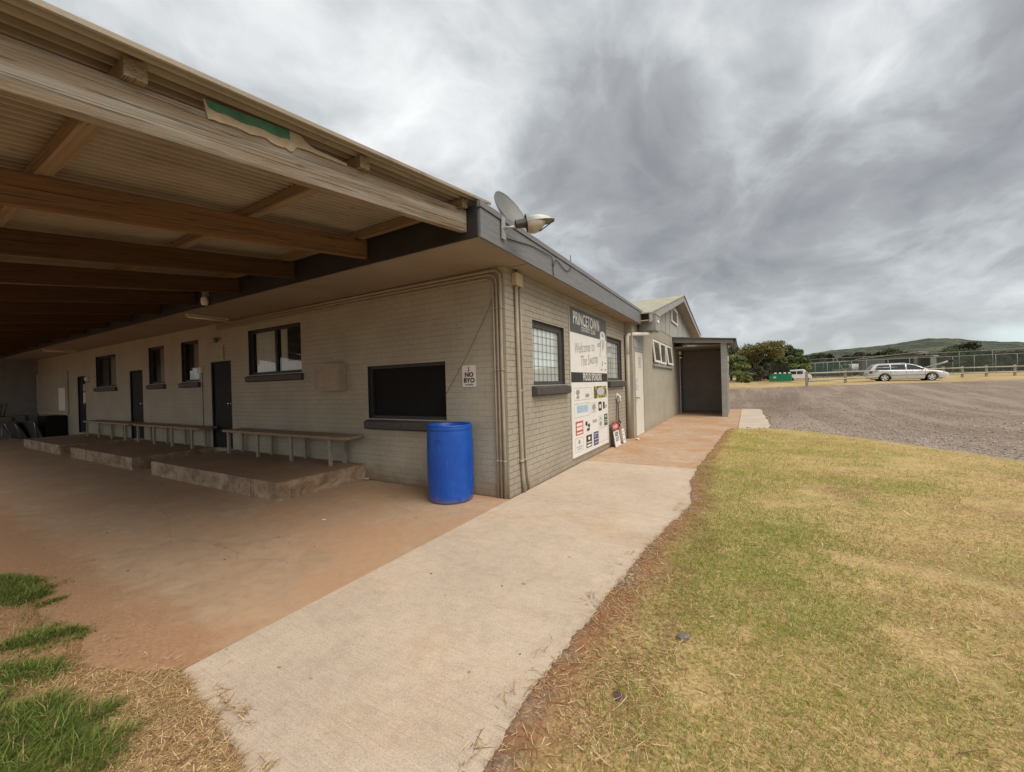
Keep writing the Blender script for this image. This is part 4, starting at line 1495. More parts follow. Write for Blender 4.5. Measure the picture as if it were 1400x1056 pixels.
sponsor(0.50, 0.63, 0.56, 0.61, 'sign_pale', ((0.1, 0.95, 0.3, 0.7),), 'sign_mid')
sponsor(0.68, 0.80, 0.53, 0.70, 'sign_pale', ((0.35, 0.65, 0.15, 0.22), (0.25, 0.38, 0.22, 0.42), (0.62, 0.75, 0.22, 0.42), ('e', 0.5, 0.7, 0.3, 0.2)), 'sign_mid', True)
sponsor(0.855, 0.97, 0.52, 0.705, 'sign_green', ((0.25, 0.7, 0.12, 0.3), (0.12, 0.88, 0.48, 0.56), (0.12, 0.88, 0.66, 0.74)), 'sign_pale')
sponsor(0.05, 0.245, 0.75, 0.94, 'sign_pale', (('e', 0.5, 0.32, 0.13, 0.16), (0.15, 0.85, 0.62, 0.68), (0.2, 0.8, 0.78, 0.83)), 'sign_mid', True)
sponsor(0.32, 0.47, 0.76, 0.94, 'sign_black', (('e', 0.5, 0.27, 0.2, 0.14), (0.12, 0.88, 0.55, 0.64), (0.12, 0.88, 0.76, 0.92)), 'sign_white')
sponsor(0.52, 0.665, 0.75, 0.95, 'sign_navy', ((0.15, 0.85, 0.12, 0.2), (0.15, 0.6, 0.3, 0.36), (0.15, 0.85, 0.52, 0.60), (0.15, 0.85, 0.78, 0.85)), 'sign_pale')
sponsor(0.70, 0.97, 0.72, 0.94, 'sign_pale', (), frame=True)

# ------------------------------------------------------------------ tap, hose, leaning signs, pipes
t = thing('garden_tap', 'white tap fitting with black hose on the end wall beside the sign', 'tap', (0, 5.42, 0.6))
b = MB()
b.tube(arc_path([(0.02, 0.0, 0.62), (0.05, 0.0, 0.62), (0.09, 0.0, 0.58), (0.09, 0.0, 0.42)], 0.03), 0.028, 10)
b.box(0.004, 0.03, -0.07, 0.07, 0.48, 0.68)
b.build('valve', 'paper', t)
b = MB()
b.tube(arc_path([(0.06, -0.03, 0.60), (0.05, -0.13, 0.55), (0.04, -0.15, 0.1), (0.04, -0.12, -0.35)], 0.06), 0.012, 8)
b.tube(arc_path([(0.05, -0.02, 0.44), (0.04, 0.03, -0.1), (0.05, 0.12, -0.22), (0.06, 0.16, -0.10), (0.05, 0.05, -0.02)], 0.06), 0.013, 8)
b.build('hose', 'black_plastic', t)

t = thing('danger_sign', 'red and white DANGER KEEP OUT sign leaning at the foot of the end wall', 'sign', (0.16, 4.92, 0.012))
tilt = Matrix.Rotation(-0.14, 4, 'Y')
b = MB()
b.box(-0.006, 0.0, -0.23, 0.23, 0.0, 0.60, mat=tilt)
b.build('board', 'sign_white', t)
b = MB()
b.box(0.0006, 0.0016, -0.23, 0.23, 0.37, 0.60, mat=tilt)
b.build('danger_panel', 'sign_black', t)
b = MB()
b.prism([Vector(tilt @ Vector((0.0022, 0.21*math.cos(a), 0.475+0.095*math.sin(a)))) for a in [2*PI*k/24 for k in range(24)]], (0.001, 0, 0))
b.box(0.0022, 0.0032, -0.2, 0.2, 0.578, 0.596, mat=tilt)
b.build('danger_oval', 'sign_red', t)
b = MB()
b.mesh(text_mesh('DANGER', 0.098, offset=0.002, xs=0.92), tilt @ on_x(0.0040, 0, 0.475))
b.build('lettering', 'sign_white', t)
b = MB()
b.mesh(text_mesh('KEEP', 0.135, offset=0.004), tilt @ on_x(0.0018, 0, 0.285))
b.mesh(text_mesh('OUT', 0.135, offset=0.004), tilt @ on_x(0.0018, 0, 0.165))
b.build('lettering', 'sign_black', t)

t = thing('leaning_board', 'narrow white board with faded pink top leaning right of the DANGER sign', 'sign', (0.17, 5.50, 0.010))
b = MB()
b.box(-0.012, 0.0, -0.11, 0.11, 0.0, 0.36, mat=tilt)
b.build('board', 'sign_white', t)
b = MB()
for z in (0.28, 0.20, 0.08):
    b.box(0.0008, 0.002, -0.06, 0.04, z, z+0.03, mat=tilt)
b.build('print', 'sign_mid', t)
b = MB()
b.box(-0.012, 0.002, -0.16, 0.08, 0.365, 0.50, mat=tilt)
b.build('faded_top', plain('faded_pink', (0.42, 0.22, 0.20), 0.7), t)

t = thing('downpipe', 'painted downpipe at the end of the brick wall below the rainwater head', 'pipe', (0, 6.36, 0))
b = MB()
b.tube([(0.075, 0, 0.02), (0.075, 0, 2.30)], 0.055, 14)
b.build('lower_pipe', 'conduit', t)
b = MB()
b.tube(arc_path([(0.075, 0, 2.30), (0.075, 0, 2.84), (0.20, 0.15, 2.86), (0.56, 1.0, 2.92), (0.56, 1.0, 3.01)], 0.12), 0.052, 14)
b.build('upper_pipe', 'paper', t)
t = thing('rainwater_head', 'grey box rainwater head at the end of the dark fascia', 'gutter box', (0.55, 7.34, 3.00))
b = MB()
b.box(-0.30, 0.16, -0.26, 0.44, 0.0, 0.44)
b.build('box', 'annex_trim', t, bevel=0.006, seg=1)
b = MB()
b.box(-0.31, 0.18, -0.27, 0.46, 0.442, 0.475)
b.build('lid', 'annex_sheet', t, bevel=0.004, seg=1)
b = MB()
b.lathe([(0, 0), (0.05, 0.0), (0.05, 0.03), (0, 0.05)], 0, 0, 12, mat=Matrix.Translation((0.165, -0.02, 0.24)) @ Matrix.Rotation(PI/2, 4, 'Y'))
b.build('overflow', 'white', t)

# ------------------------------------------------------------------ dish and floodlight on the roof edge
t = thing('satellite_dish', 'grey oval satellite dish standing on the roof behind the floodlight', 'satellite dish', (0.06, 0.0, 3.44))
nrm = Vector((0.80, -0.15, 0.42)).normalized()
ux = Vector((0, 0, 1)).cross(nrm).normalized()
uy = nrm.cross(ux)
b = MB()
rows = []
for k in range(9):
    q = k/8
    rows.append([Vector((0.0, 0, 0.40))+ux*(0.27*q*math.cos(a))+uy*(0.32*q*math.sin(a))+nrm*(0.09*q*q) for a in [2*PI*j/36 for j in range(36)]])
b.grid(rows, close=True)
for r_ in rows[-1:]:
    b.grid([r_, [p+nrm*0.012+(p-Vector((0, 0, 0.40))).normalized()*0.008 for p in r_], [p-nrm*0.012 for p in r_]], close=True)
rows2 = [[p-nrm*0.012 for p in r_] for r_ in rows]
b.grid(rows2, close=True)
b.build('reflector', 'dish', t)
b = MB()
b.tube([(0, 0, 0.05), (-0.02, 0, 0.40)], 0.02, 8)
b.tube([Vector((0, 0, 0.06)), Vector((0, 0, 0.30))-nrm*0.02], 0.018, 8)
b.build('mast', 'galv', t)

t = thing('floodlight', 'street lamp style floodlight on a bracket arm over the end fascia', 'floodlight', (0.392, -0.66, 3.385))
ax = Vector((0.80, 0.58, 0.14)).normalized()
sx_ = Vector((-0.58, 0.80, 0.0)).normalized()
uz = ax.cross(sx_)
LS = 0.64
FM = Matrix(((ax.x, sx_.x, uz.x, 0), (ax.y, sx_.y, uz.y, 0), (ax.z, sx_.z, uz.z, 0), (0, 0, 0, 1))) @ Matrix.Scale(LS, 4)
b = MB()
b.box(0.0, 0.012, -0.04, 0.04, -0.13, 0.13)
b.tube([FM @ Vector((0, 0, 0)), FM @ Vector((0.34, 0, 0))], 0.017, 10)
b.build('bracket_arm', 'galv', t)


def shell(x0, x1, hw, h0, h1, zb, up=1, n=10, m=14, pw=0.55):
    """half shell along the arm"""
    rows = []
    for i in range(n+1):
        q = i/n
        wdt = hw(q)
        hgt = h0(q)
        x = x0+(x1-x0)*q
        rows.append([FM @ Vector((x, wdt*math.cos(PI*j/m), zb+up*hgt*math.sin(PI*j/m)**0.8)) for j in range(m+1)])
    return rows


b = MB()
b.grid(shell(0.24, 0.46, lambda q: 0.085+0.02*q, lambda q: 0.09+0.02*q, None, 0.02))
b.grid(shell(0.24, 0.46, lambda q: 0.085+0.02*q, lambda q: 0.05, None, 0.02, -1))
rws = shell(0.24, 0.46, lambda q: 0.085+0.02*q, lambda q: 0.09+0.02*q, None, 0.02)
b.build('gear_housing', 'dark_sill', t)
b = MB()
prof = lambda q: 0.165*math.sqrt(max(0.0, 1-(abs(q-0.42)/0.60)**2.4))+0.004
b.grid(shell(0.44, 0.98, prof, lambda q: 0.175*max(0.03, (1-q**2.6))+0.01, None, 0.02, 1, 16))
b.build('hood', 'lamp_shell', t)
b = MB()
prof2 = lambda q: prof(q)*0.96
b.grid(shell(0.445, 0.80, prof2, lambda q: 0.175*math.sin(PI*min(1, 0.25+q*0.75))**0.7+0.004, None, 0.018, -1, 12))
b.build('lens', 'lamp_lens', t)
b = MB()
b.tube([FM @ Vector((0.96, 0.0, 0.02)), FM @ Vector((0.66, -0.02, -0.15))], 0.007, 6)
b.build('latch_wire', 'dark_sill', t)
# cable looped over the fascia
b = MB()
b.tube(arc_path([(0.383, -0.55, 3.30), (0.386, 0.1, 3.40), (0.392, 0.75, 3.42), (0.384, 0.78, 3.20), (0.384, 0.80, 3.16)], 0.08), 0.006, 6)
b.tube(arc_path([(0.386, 0.78, 3.28), (0.390, 0.86, 3.43), (0.386, 1.3, 3.33), (0.39, 1.5, 3.42), (0.375, 1.52, 3.60), (0.37, 1.52, 3.66)], 0.12), 0.006, 6)
tag(b.build('fascia_cable', 'black_plastic'), 'thin black cable looped along the grey end fascia', 'cable')

# ------------------------------------------------------------------ annex with gable and porch
AX = 0.20
annex = thing('clubhouse_annex', 'grey gabled annex beyond the clubhouse, with a dark open porch at its far side', 'building', (0, 0, 0))
AWIN = (9.25, 13.45, 2.13, 3.02)
ADOOR = (6.60, 7.80, 0.0, 2.47)
PDOOR = (15.95, 17.30, 0.0, 2.72)
ZS = 3.45
b = MB()
wall_panel(b, 'y', AX, -1, 6.40, 17.6, -0.1, ZS, [(*AWIN, 0.12), (*ADOOR, 0.07), (*PDOOR, 0.08)])
b.poly([(AX, 6.40, -0.1), (AX, 6.40, ZS), (-0.6, 6.40, ZS), (-0.6, 6.40, -0.1)], 0)
b.build('block_wall', ['brick_annex', 'annex_trim'], annex)
AP = (14.5, 5.30)     # apex y, z
LE, RE = (6.7, 3.42), (22.3, 4.33)
b = MB()
b.poly([(AX+0.012, 6.8, ZS-0.02), (AX+0.012, 22.0, ZS-0.02), (AX+0.012, 22.0, 4.2), (AX+0.012, AP[0], AP[1]-0.06), (AX+0.012, 6.8, 3.44)])
b.poly([(AX-0.06, 17.6, -0.1), (AX-0.06, 22.0, -0.1), (AX-0.06, 22.0, 4.0), (AX-0.06, 17.6, 4.0)])
for yy in (8.4, 10.2, 12.0, 13.0, 15.6, 17.4, 19.2):
    zt = np.interp(yy, [LE[0], AP[0], RE[0]], [LE[1], AP[1], RE[1]])-0.08
    b.box(AX+0.013, AX+0.030, yy-0.03, yy+0.03, ZS-0.02, zt)
b.build('gable_sheet', 'annex_sheet', annex)
for (p, q) in ((LE, AP), (AP, RE)):
    b = MB()
    b.prism([(0.602, p[0], p[1]), (0.602, q[0], q[1]), (0.602, q[0], q[1]-0.25), (0.602, p[0], p[1]-0.25)], (0.03, 0, 0))
    b.build('barge_board', 'annex_trim', annex, bevel=0.004, seg=1)
    b = MB()
    b.prism([(-12, p[0], p[1]+0.002), (-12, q[0], q[1]+0.002), (-12, q[0], q[1]+0.035), (-12, p[0], p[1]+0.035)], (12.66, 0, 0))
    b.build('roof', 'lichen_tin' if p == LE else 'porch_roof', annex)
    b = MB()
    b.prism([(AX+0.014, p[0], p[1]-0.20), (AX+0.014, q[0], q[1]-0.20), (AX+0.014, q[0], q[1]-0.18), (AX+0.014, p[0], p[1]-0.18)], (0.60-AX-0.014, 0, 0))
    b.build('eave_soffit', 'annex_soffit', annex)
b = MB()
b.box(0.50, 0.72, RE[0]-0.02, RE[0]+0.16, RE[1]-0.16, RE[1]+0.05)
b.build('gutter_end', 'frame_white', annex)
# gable vent
b = MB()
y0, y1, z0, z1 = 13.35, 15.15, 4.06, 4.72
for q in ((y0, y1, z0, z0+0.07), (y0, y1, z1-0.07, z1), (y0, y0+0.13, z0+.07, z1-.07), (y1-0.13, y1, z0+.07, z1-.07)):
    b.box(AX+0.031, AX+0.075, q[0], q[1], q[2], q[3])
vo = b.build('gable_vent', 'frame_white', annex)
b = MB()
for k in range(7):
    z = z0+0.08+k*0.075
    b.prism([(AX+0.032, y0+.13, z), (AX+0.066, y0+.13, z-0.02), (AX+0.066, y0+.13, z+0.0), (AX+0.032, y0+.13, z+0.02)], (0, y1-y0-.26, 0))
b.build('louvre', 'soffit', vo)
# awning windows: fixed pane between two sashes pushed open
y0, y1, z0, z1 = AWIN
wd = (y1-y0)/3
b = MB()
b.box(AX-0.11, AX-0.03, y0, y1, z0, z0+0.05)
b.box(AX-0.11, AX-0.03, y0, y1, z1-0.05, z1)
for k in range(4):
    c = y0+wd*k
    b.box(AX-0.11, AX-0.03, max(y0, c-0.05), min(y1, c+0.05), z0+0.05, z1-0.05)
wo = b.build('window', 'frame_white', annex)
b = MB()
b.poly([(AX-0.08, y0, z0), (AX-0.08, y1, z0), (AX-0.08, y1, z1), (AX-0.08, y0, z1)])
b.build('pane', 'frosted', wo)
b = MB()
b.box(AX-0.10, AX+0.07, y0-0.06, y1+0.06, z0-0.075, z0-0.003)
b.build('sill', 'annex_trim', wo, bevel=0.006, seg=1)
for k in (0, 1, 2):
    a, c = y0+wd*k+0.06, y0+wd*(k+1)-0.06
    ang_ = (0.10, 0.02, 0.10)[k]
    Mx = Matrix.Translation((AX-0.025, 0, z1-0.055)) @ Matrix.Rotation(-ang_, 4, 'Y')
    hh = z1-z0-0.115
    b = MB()
    b.box(0, 0.035, a, c, -hh, -hh+0.075, mat=Mx)
    b.box(0, 0.035, a, c, -0.06, 0, mat=Mx)
    b.box(0, 0.035, a, a+0.12, -hh+0.075, -0.06, mat=Mx)
    b.box(0, 0.035, c-0.12, c, -hh+0.075, -0.06, mat=Mx)
    so_ = b.build('sash', 'frame_white', wo)
    b = MB()
    b.box(0.012, 0.02, a+0.12, c-0.12, -hh+0.075, -0.06, mat=Mx)
    b.build('sash_pane', 'frosted', so_)
# cream door
y0, y1, z0, z1 = ADOOR
b = MB()
b.box(AX-0.055, AX-0.012, y0+0.09, y1-0.05, z0+0.02, z1-0.05)
do = b.build('door', 'door_white', annex, bevel=0.003, seg=1)
b = MB()
b.box(AX-0.06, AX+0.006, y0, y0+0.088, 0, z1)
b.box(AX-0.06, AX+0.006, y1-0.048, y1, 0, z1)
b.box(AX-0.06, AX+0.012, y0+0.088, y1-0.048, z1-0.048, z1+0.02)
b.build('door_frame', 'annex_trim', do)
b = MB()
yc = (y0+y1)/2+0.1
for q in ((yc-0.15, yc+0.15, 2.24, 2.26), (yc-0.15, yc+0.15, 1.96, 1.98), (yc-0.15, yc-0.125, 1.98, 2.24), (yc+0.125, yc+0.15, 1.98, 2.24), (yc-0.035, yc+0.035, 2.02, 2.15), (yc-0.025, yc+0.025, 2.165, 2.21)):
    b.box(AX-0.011, AX-0.008, *q)
b.build('door_plate', 'sign_mid', do)
b = MB()
rnd = random.Random(5)
for k in range(9):
    yy = y0+0.20+0.09*(k % 3)+rnd.uniform(-.03, .03)
    z = 1.30+0.13*(k//3)+rnd.uniform(-.03, .03)
    b.box(AX-0.011, AX-0.009, yy, yy+rnd.uniform(.02, .05), z, z+rnd.uniform(.03, .09))
b.build('paint_marks', 'sign_mid', do)
b = MB()
b.tube(arc_path([(AX-0.012, y0+0.17, 1.10), (AX+0.05, y0+0.17, 1.10), (AX+0.05, y0+0.34, 1.085)], 0.02), 0.013, 8)
b.build('handle', 'dark_sill', do)
b = MB()
b.box(AX+0.002, AX+0.012, ADOOR[0]-0.02, ADOOR[1]+0.02, 2.50, 2.95)
b.build('door_head_panel', 'annex_trim', annex)
# porch
b = MB()
b.box(AX+0.002, 2.06, 17.42, 17.55, -0.05, 3.12)
b.build('porch_back_wall', 'porch_dark', annex)
b = MB()
b.box(2.215, 2.235, 14.02, 17.55, -0.05, 3.13)
b.box(2.062, 2.082, 14.02, 17.55, -0.05, 3.13)
for y in (15.2, 16.4):
    b.box(2.2355, 2.25, y-0.03, y+0.03, -0.05, 3.1)
b.build('porch_side_wall', 'porch_side', annex)
b = MB()
b.box(2.045, 2.255, 13.90, 14.015, -0.05, 3.14)
b.build('porch_post', 'annex_trim', annex, bevel=0.006, seg=1)
b = MB()
b.prism([(AX+0.014, 13.72, 3.38), (2.62, 13.72, 3.16), (2.62, 13.72, 3.20), (AX+0.014, 13.72, 3.44)], (0, 4.2, 0))
b.build('porch_roof', 'porch_roof', annex)
b = MB()
b.prism([(AX+0.02, 13.86, 3.20), (2.50, 13.86, 3.02), (2.50, 13.86, 3.155), (AX+0.02, 13.86, 3.372)], (0, 0.035, 0))
b.build('porch_fascia', 'annex_trim', annex)
b = MB()
b.box(2.42, 2.58, 13.9, 17.8, 3.04, 3.15)
b.build('porch_gutter', 'porch_roof', annex)
b = MB()
b.box(AX+0.02, 2.06, 14.1, 17.4, 3.0, 3.02)
b.build('porch_ceiling', 'porch_side', annex)
y0, y1, z0, z1 = PDOOR
b = MB()
b.box(AX-0.06, AX-0.02, y0+0.09, y1-0.06, 0.02, z1-0.05)
do = b.build('door', 'annex_trim', annex)
b = MB()
b.box(AX-0.07, AX+0.03, y0, y0+0.088, 0, z1)
b.build('door_frame', 'frame_white', do)
b = MB()
b.lathe([(0, 0), (0.05, 0.01), (0.05, 0.06), (0, 0.08)], 0, 0, 10, mat=Matrix.Translation((AX-0.02, y0+0.28, 1.25)) @ Matrix.Rotation(PI/2, 4, 'Y'))
b.build('handle', 'chrome', do)
t = thing('porch_light', 'small round bulkhead light over the porch door', 'light', (AX, 15.7, 2.86))
b = MB()
b.lathe([(0, 0), (0.11, 0), (0.12, 0.05), (0.08, 0.12), (0, 0.14)], 0, 0, 16, mat=Matrix.Rotation(PI/2, 4, 'Y'))
b.build('globe', 'white', t)
b = MB()
b.lathe([(0, 0), (0.14, 0.0), (0.14, 0.02), (0, 0.025)], 0, 0, 16, mat=Matrix.Rotation(PI/2, 4, 'Y'))
b.build('base', 'annex_trim', t)
t = thing('power_outlet', 'small white outlet high on the porch side wall', 'outlet', (2.25, 15.0, 2.45))
b = MB()
b.box(0.002, 0.05, -0.12, 0.12, -0.1, 0.1)
b.build('case', 'white', t, bevel=0.01)
b = MB()
b.box(0.005, 0.03, -0.07, 0.07, -0.42, -0.2)
b.build('switch', 'paper', t, bevel=0.006)


# ------------------------------------------------------------------ placing things in the distance
def at(px, depth):
    """a spot on the terrain along the bearing of photo column px, depth metres out"""
    p = CAM+depth*(fw+((px-700)/544.027)*rr)
    return Vector((p.x, p.y, float(terrain(p.x, p.y))))


def tz(x, y):
    return float(terrain(x, y))


# ------------------------------------------------------------------ station wagon
def make_wagon(loc, rz):
    car = thing('station_wagon', 'silver station wagon parked side-on by the timber rail fence', 'car', loc, rz)
    # length runs along local x (front +x), width along y, wheels at x=-1.42 and 1.40
    L0, L1, HW = -2.48, 2.45, 0.90
    # stations: x, lower z, belt z, half width
    st = [(-2.48, 0.42, 0.72, 0.70), (-2.44, 0.34, 0.86, 0.78), (-2.36, 0.30, 0.96, 0.83), (-2.15, 0.27, 0.985, 0.87), (-1.8, 0.22, 0.98, 0.895), (-1.0, 0.20, 0.965, 0.90), (0, 0.20, 0.94, 0.905),
          (0.75, 0.20, 0.92, 0.90), (1.05, 0.20, 0.905, 0.895), (1.5, 0.22, 0.86, 0.885), (1.95, 0.24, 0.78, 0.86), (2.25, 0.26, 0.69, 0.79), (2.40, 0.30, 0.60, 0.68), (2.46, 0.38, 0.50, 0.58)]
    xs_ = np.linspace(L0, L1, 64)
    sx0 = [s[0] for s in st]
    rows = []
    for x in xs_:
        lo, be, hw = (np.interp(x, sx0, [s[k] for s in st]) for k in (1, 2, 3))
        # wheel arches
        for wx in (-1.42, 1.40):
            dxx = abs(x-wx)
            if dxx < 0.39:
                lo = max(lo, 0.33+math.sqrt(0.39**2-dxx**2)*0.98-0.02)
        sec = [(hw*0.965, lo), (hw*0.995, lo+(be-lo)*0.25), (hw*1.0, lo+(be-lo)*0.55), (hw*0.985, lo+(be-lo)*0.80), (hw*0.955, be-0.02), (hw*0.90, be), (hw*0.5, be+0.03), (0, be+0.04)]
        ring = [(x, -y, z) for y, z in sec]+[(x, y, z) for y, z in sec[-2::-1]]
        rows.append(ring)
    b = MB()
    vr = b.grid(rows)
    b.bm.faces.new(vr[0][::-1])
    b.bm.faces.new(vr[-1])
    body = b.build('body', 'car_paint', car)
    # greenhouse
    gh = [(-2.34, 0.97, 0.98), (-2.22, 1.16, 0.97), (-2.02, 1.40, 0.955), (-1.75, 1.455, 0.95), (-1.0, 1.475, 0.94), (-0.2, 1.475, 0.93), (0.22, 1.44, 0.925), (0.55, 1.33, 0.915), (0.90, 1.12, 0.91), (1.18, 0.93, 0.90)]
    rows = []
    for x, top, base in gh:
        hb = 0.83 if x > -2.1 else 0.80
        k = max(0.0, (top-base)/0.53)
        ht = hb-0.20*k
        base -= 0.03
        ring = [(x, -hb, base), (x, -(hb+ht)/2-0.03*k, (base+top)/2), (x, -ht-0.02, top-0.05*k), (x, -ht*0.85, top-0.01*k), (x, 0, top+0.02*k)]
        rows.append(ring+[(p[0], -p[1], p[2]) for p in ring[-2::-1]])
    b = MB()
    vr = b.grid(rows)
    b.bm.faces.new(vr[0][::-1])
    b.build('roof', 'car_paint', car)

    def side_glass(poly, sgn, nm='window'):
        b = MB()
        for x, z in poly:
            pass
        pts = []
        for x, z in poly:
            k = (z-0.93)/0.53
            y = 0.83-0.20*min(1, k*1.0)+0.016
            pts.append((x, sgn*(y+0.012*(1-abs(2*k-0.9))), z))
        b.prism(pts, (0, sgn*0.008, 0))
        return b.build(nm, 'car_glass', car)
    for s in (-1, 1):
        side_glass([(-2.02, 1.00), (-1.06, 0.985), (-1.06, 1.40), (-1.72, 1.385), (-1.86, 1.32)], s)
        side_glass([(-1.00, 0.985), (-0.12, 0.97), (-0.12, 1.405), (-1.00, 1.40)], s)
        side_glass([(-0.04, 0.97), (0.98, 0.945), (0.86, 1.05), (0.50, 1.28), (0.20, 1.37), (-0.04, 1.40)], s)
        b = MB()
        b.tube([(0.93, s*0.86, 1.0), (0.90, s*1.0, 1.03)], [0.03, 0.05], 8)
        b.box(0.86, 0.95, s*0.99-0.07, s*0.99+0.07, 0.98, 1.10)
        b.build('wing_mirror', 'car_paint', car, bevel=0.015)
        for hx in (-0.82, 0.16):
            b = MB()
            b.box(hx, hx+0.17, s*0.905-0.012, s*0.905+0.012, 0.80, 0.83)
            b.build('door_handle', 'car_paint', car, bevel=0.005, seg=1)
        b = MB()
        for hx in (-1.03, -0.08, 1.02):
            b.box(hx-0.004, hx+0.004, s*0.9005-0.006, s*0.9005+0.006, 0.30, 0.93)
        b.box(-1.0, 1.0, s*0.906-0.006, s*0.906+0.006, 0.50, 0.53)
        b.build('door_seam', 'dark_sill', car)
        b = MB()
        b.prism([(-2.40, s*0.80, 0.72), (-2.20, s*0.872, 0.72), (-2.16, s*0.876, 0.92), (-2.36, s*0.815, 0.94)], (0, s*0.012, 0))
        b.build('tail_light', 'tail_red', car)
        b = MB()
        b.prism([(2.06, s*0.83, 0.60), (2.38, s*0.68, 0.55), (2.33, s*0.70, 0.64), (2.04, s*0.82, 0.72)], (0.02, s*0.012, 0.01))
        b.build('headlight', 'clear_lamp', car)
        for wx in (-1.42, 1.40):
            w_ = MB()
            Mw = Matrix.Translation((wx, s*0.80, 0.33)) @ Matrix.Rotation(-s*PI/2, 4, 'X')
            w_.lathe([(0.215, -0.09), (0.30, -0.10), (0.325, -0.07), (0.33, 0.0), (0.325, 0.07), (0.30, 0.095), (0.225, 0.09), (0.215, 0.05), (0.215, -0.09)], seg=32, mat=Mw)
            wo_ = w_.build('wheel', 'rubber', car)
            r_ = MB()
            r_.lathe([(0.224, 0.088), (0.235, 0.092), (0.235, 0.0), (0.21, 0.02), (0.21, 0.085), (0.224, 0.088)], seg=32, mat=Mw)
            r_.lathe([(0.0, 0.085), (0.05, 0.083), (0.06, 0.06), (0.06, 0.02), (0, 0.02)], seg=16, mat=Mw)
            for k in range(5):
                a = 2*PI*k/5+0.3
                r_.prism([(0.04, -0.045, 0.055), (0.215, -0.068, 0.060), (0.215, 0.068, 0.060), (0.04, 0.045, 0.055)], (0, 0, 0.02))
                r_.bm.verts.ensure_lookup_table()
                vs = r_.bm.verts[-8:]
                bmesh.ops.transform(r_.bm, matrix=Mw @ Matrix.Rotation(a, 4, 'Z'), verts=vs)
            r_.build('rim', 'rim', wo_)
            q = MB()
            q.lathe([(0.0, 0.0), (0.21, 0.0), (0.21, -0.06), (0, -0.06)], seg=20, mat=Mw)
            q.build('brake_disc', 'dark_sill', wo_)
    b = MB()
    b.prism([(-2.335, -0.66, 1.02), (-2.335, 0.66, 1.02), (-2.09, 0.60, 1.35), (-2.09, -0.60, 1.35)], (-0.02, 0, 0.012))
    b.build('rear_window', 'car_glass', car)
    b = MB()
    b.prism([(1.12, -0.72, 0.975), (1.12, 0.72, 0.975), (0.44, 0.60, 1.40), (0.44, -0.60, 1.40)], (0.012, 0, 0.018))
    b.build('windscreen', 'car_glass', car)
    b = MB()
    for s in (-1, 1):
        b.tube(arc_path([(-1.95, s*0.60, 1.42), (-1.9, s*0.60, 1.50), (-0.1, s*0.60, 1.515), (0.0, s*0.60, 1.45)], 0.06), 0.014, 6)
    b.build('roof_rails', 'car_paint', car)
    b = MB()
    b.box(-2.0, 2.0, -0.75, 0.75, 0.17, 0.24)
    b.build('underbody', 'black', car)
    return car


p = at(1237, 33.2)
# side-on to the line of sight
rz_car = math.atan2(rr.y, rr.x)-math.radians(39)+math.radians(8)
make_wagon(p-Vector((0, 0, 0.02)), rz_car)

# ------------------------------------------------------------------ green skip with raised black lids
p = at(1068, 37.5)
t = thing('skip_bin', 'green skip bin with four black lids propped open, under the trees', 'skip bin', p, math.radians(-2))
t.scale = (0.46, 0.6, 0.68)
b = MB()
b.prism([(-2.0, -0.85, 0.12), (1.85, -0.85, 0.12), (1.75, -0.95, 1.15), (-1.55, -0.95, 1.15), (-2.0, -0.85, 0.85)], (0, 1.75, 0))
b.build('body', 'skip_green', t, bevel=0.03)
b = MB()
for k in range(7):
    x = -1.5+0.5*k
    b.box(x-0.03, x+0.03, -1.01, -0.955, 0.2, 1.12)
b.box(-1.6, 1.8, -1.0, -0.955, 1.06, 1.16)
b.build('rib', 'skip_green', t)
for k in range(4):
    b = MB()
    Mx = Matrix.Translation((-0.95+0.78*k, 0.45, 1.18)) @ Matrix.Rotation(-0.38, 4, 'Y') @ Matrix.Rotation(0.25, 4, 'X')
    b.box(-0.30, 0.30, -0.02, 0.03, 0.05, 1.55, mat=Mx)
    b.box(-0.34, -0.30, -0.05, 0.05, 0.05, 1.57, mat=Mx)
    b.build('lid', 'black_plastic', t, bevel=0.012, seg=1)
    b = MB()
    b.box(-1.15+0.78*k, -0.75+0.78*k, -0.9, -0.6, 1.155, 1.34)
    b.build('hinge_cap', 'van_white', t, bevel=0.03)
b = MB()
b.mesh(text_mesh('', 0.3), Matrix()) if False else b.box(-1.35, -0.85, -1.015, -1.011, 0.55, 0.80)
b.build('sticker', 'sign_pale', t)

# ------------------------------------------------------------------ white van behind the skip, white ute behind the rail
p = at(1092, 39.6)
t = thing('camper_van', 'white camper with dark windows parked right of the green skip', 'van', p, math.radians(-8))
t.scale = (0.44, 0.5, 0.56)
b = MB()
sec = [(-1.9, 0.35), (-1.95, 1.05), (-1.75, 1.75), (-1.55, 1.95), (0.9, 2.02), (1.2, 1.92), (1.75, 1.15), (2.3, 0.98), (2.4, 0.40)]
b.prism([(x, -0.85, z) for x, z in sec], (0, 1.7, 0))
b.build('body', 'van_white', t, bevel=0.09, seg=3)
for a, c in ((-1.45, -0.35), (-0.2, 0.85)):
    b = MB()
    b.box(a, c, -0.868, -0.852, 1.18, 1.72)
    b.build('window', 'car_glass', t, bevel=0.005)
b = MB()
b.prism([(1.22, -0.70, 1.86), (1.22, 0.70, 1.86), (1.72, 0.74, 1.22), (1.72, -0.74, 1.22)], (0.03, 0, 0.03))
b.build('windscreen', 'car_glass', t)
for wx in (-1.2, 1.55):
    for s in (-1, 1):
        b = MB()
        b.lathe([(0, -0.1), (0.30, -0.1), (0.33, -0.05), (0.33, 0.06), (0.29, 0.1), (0.18, 0.08), (0, 0.08)], seg=20, mat=Matrix.Translation((wx, s*0.80, 0.33)) @ Matrix.Rotation(-s*PI/2, 4, 'X'))
        b.build('wheel', 'rubber', t)
p = at(1164, 57)
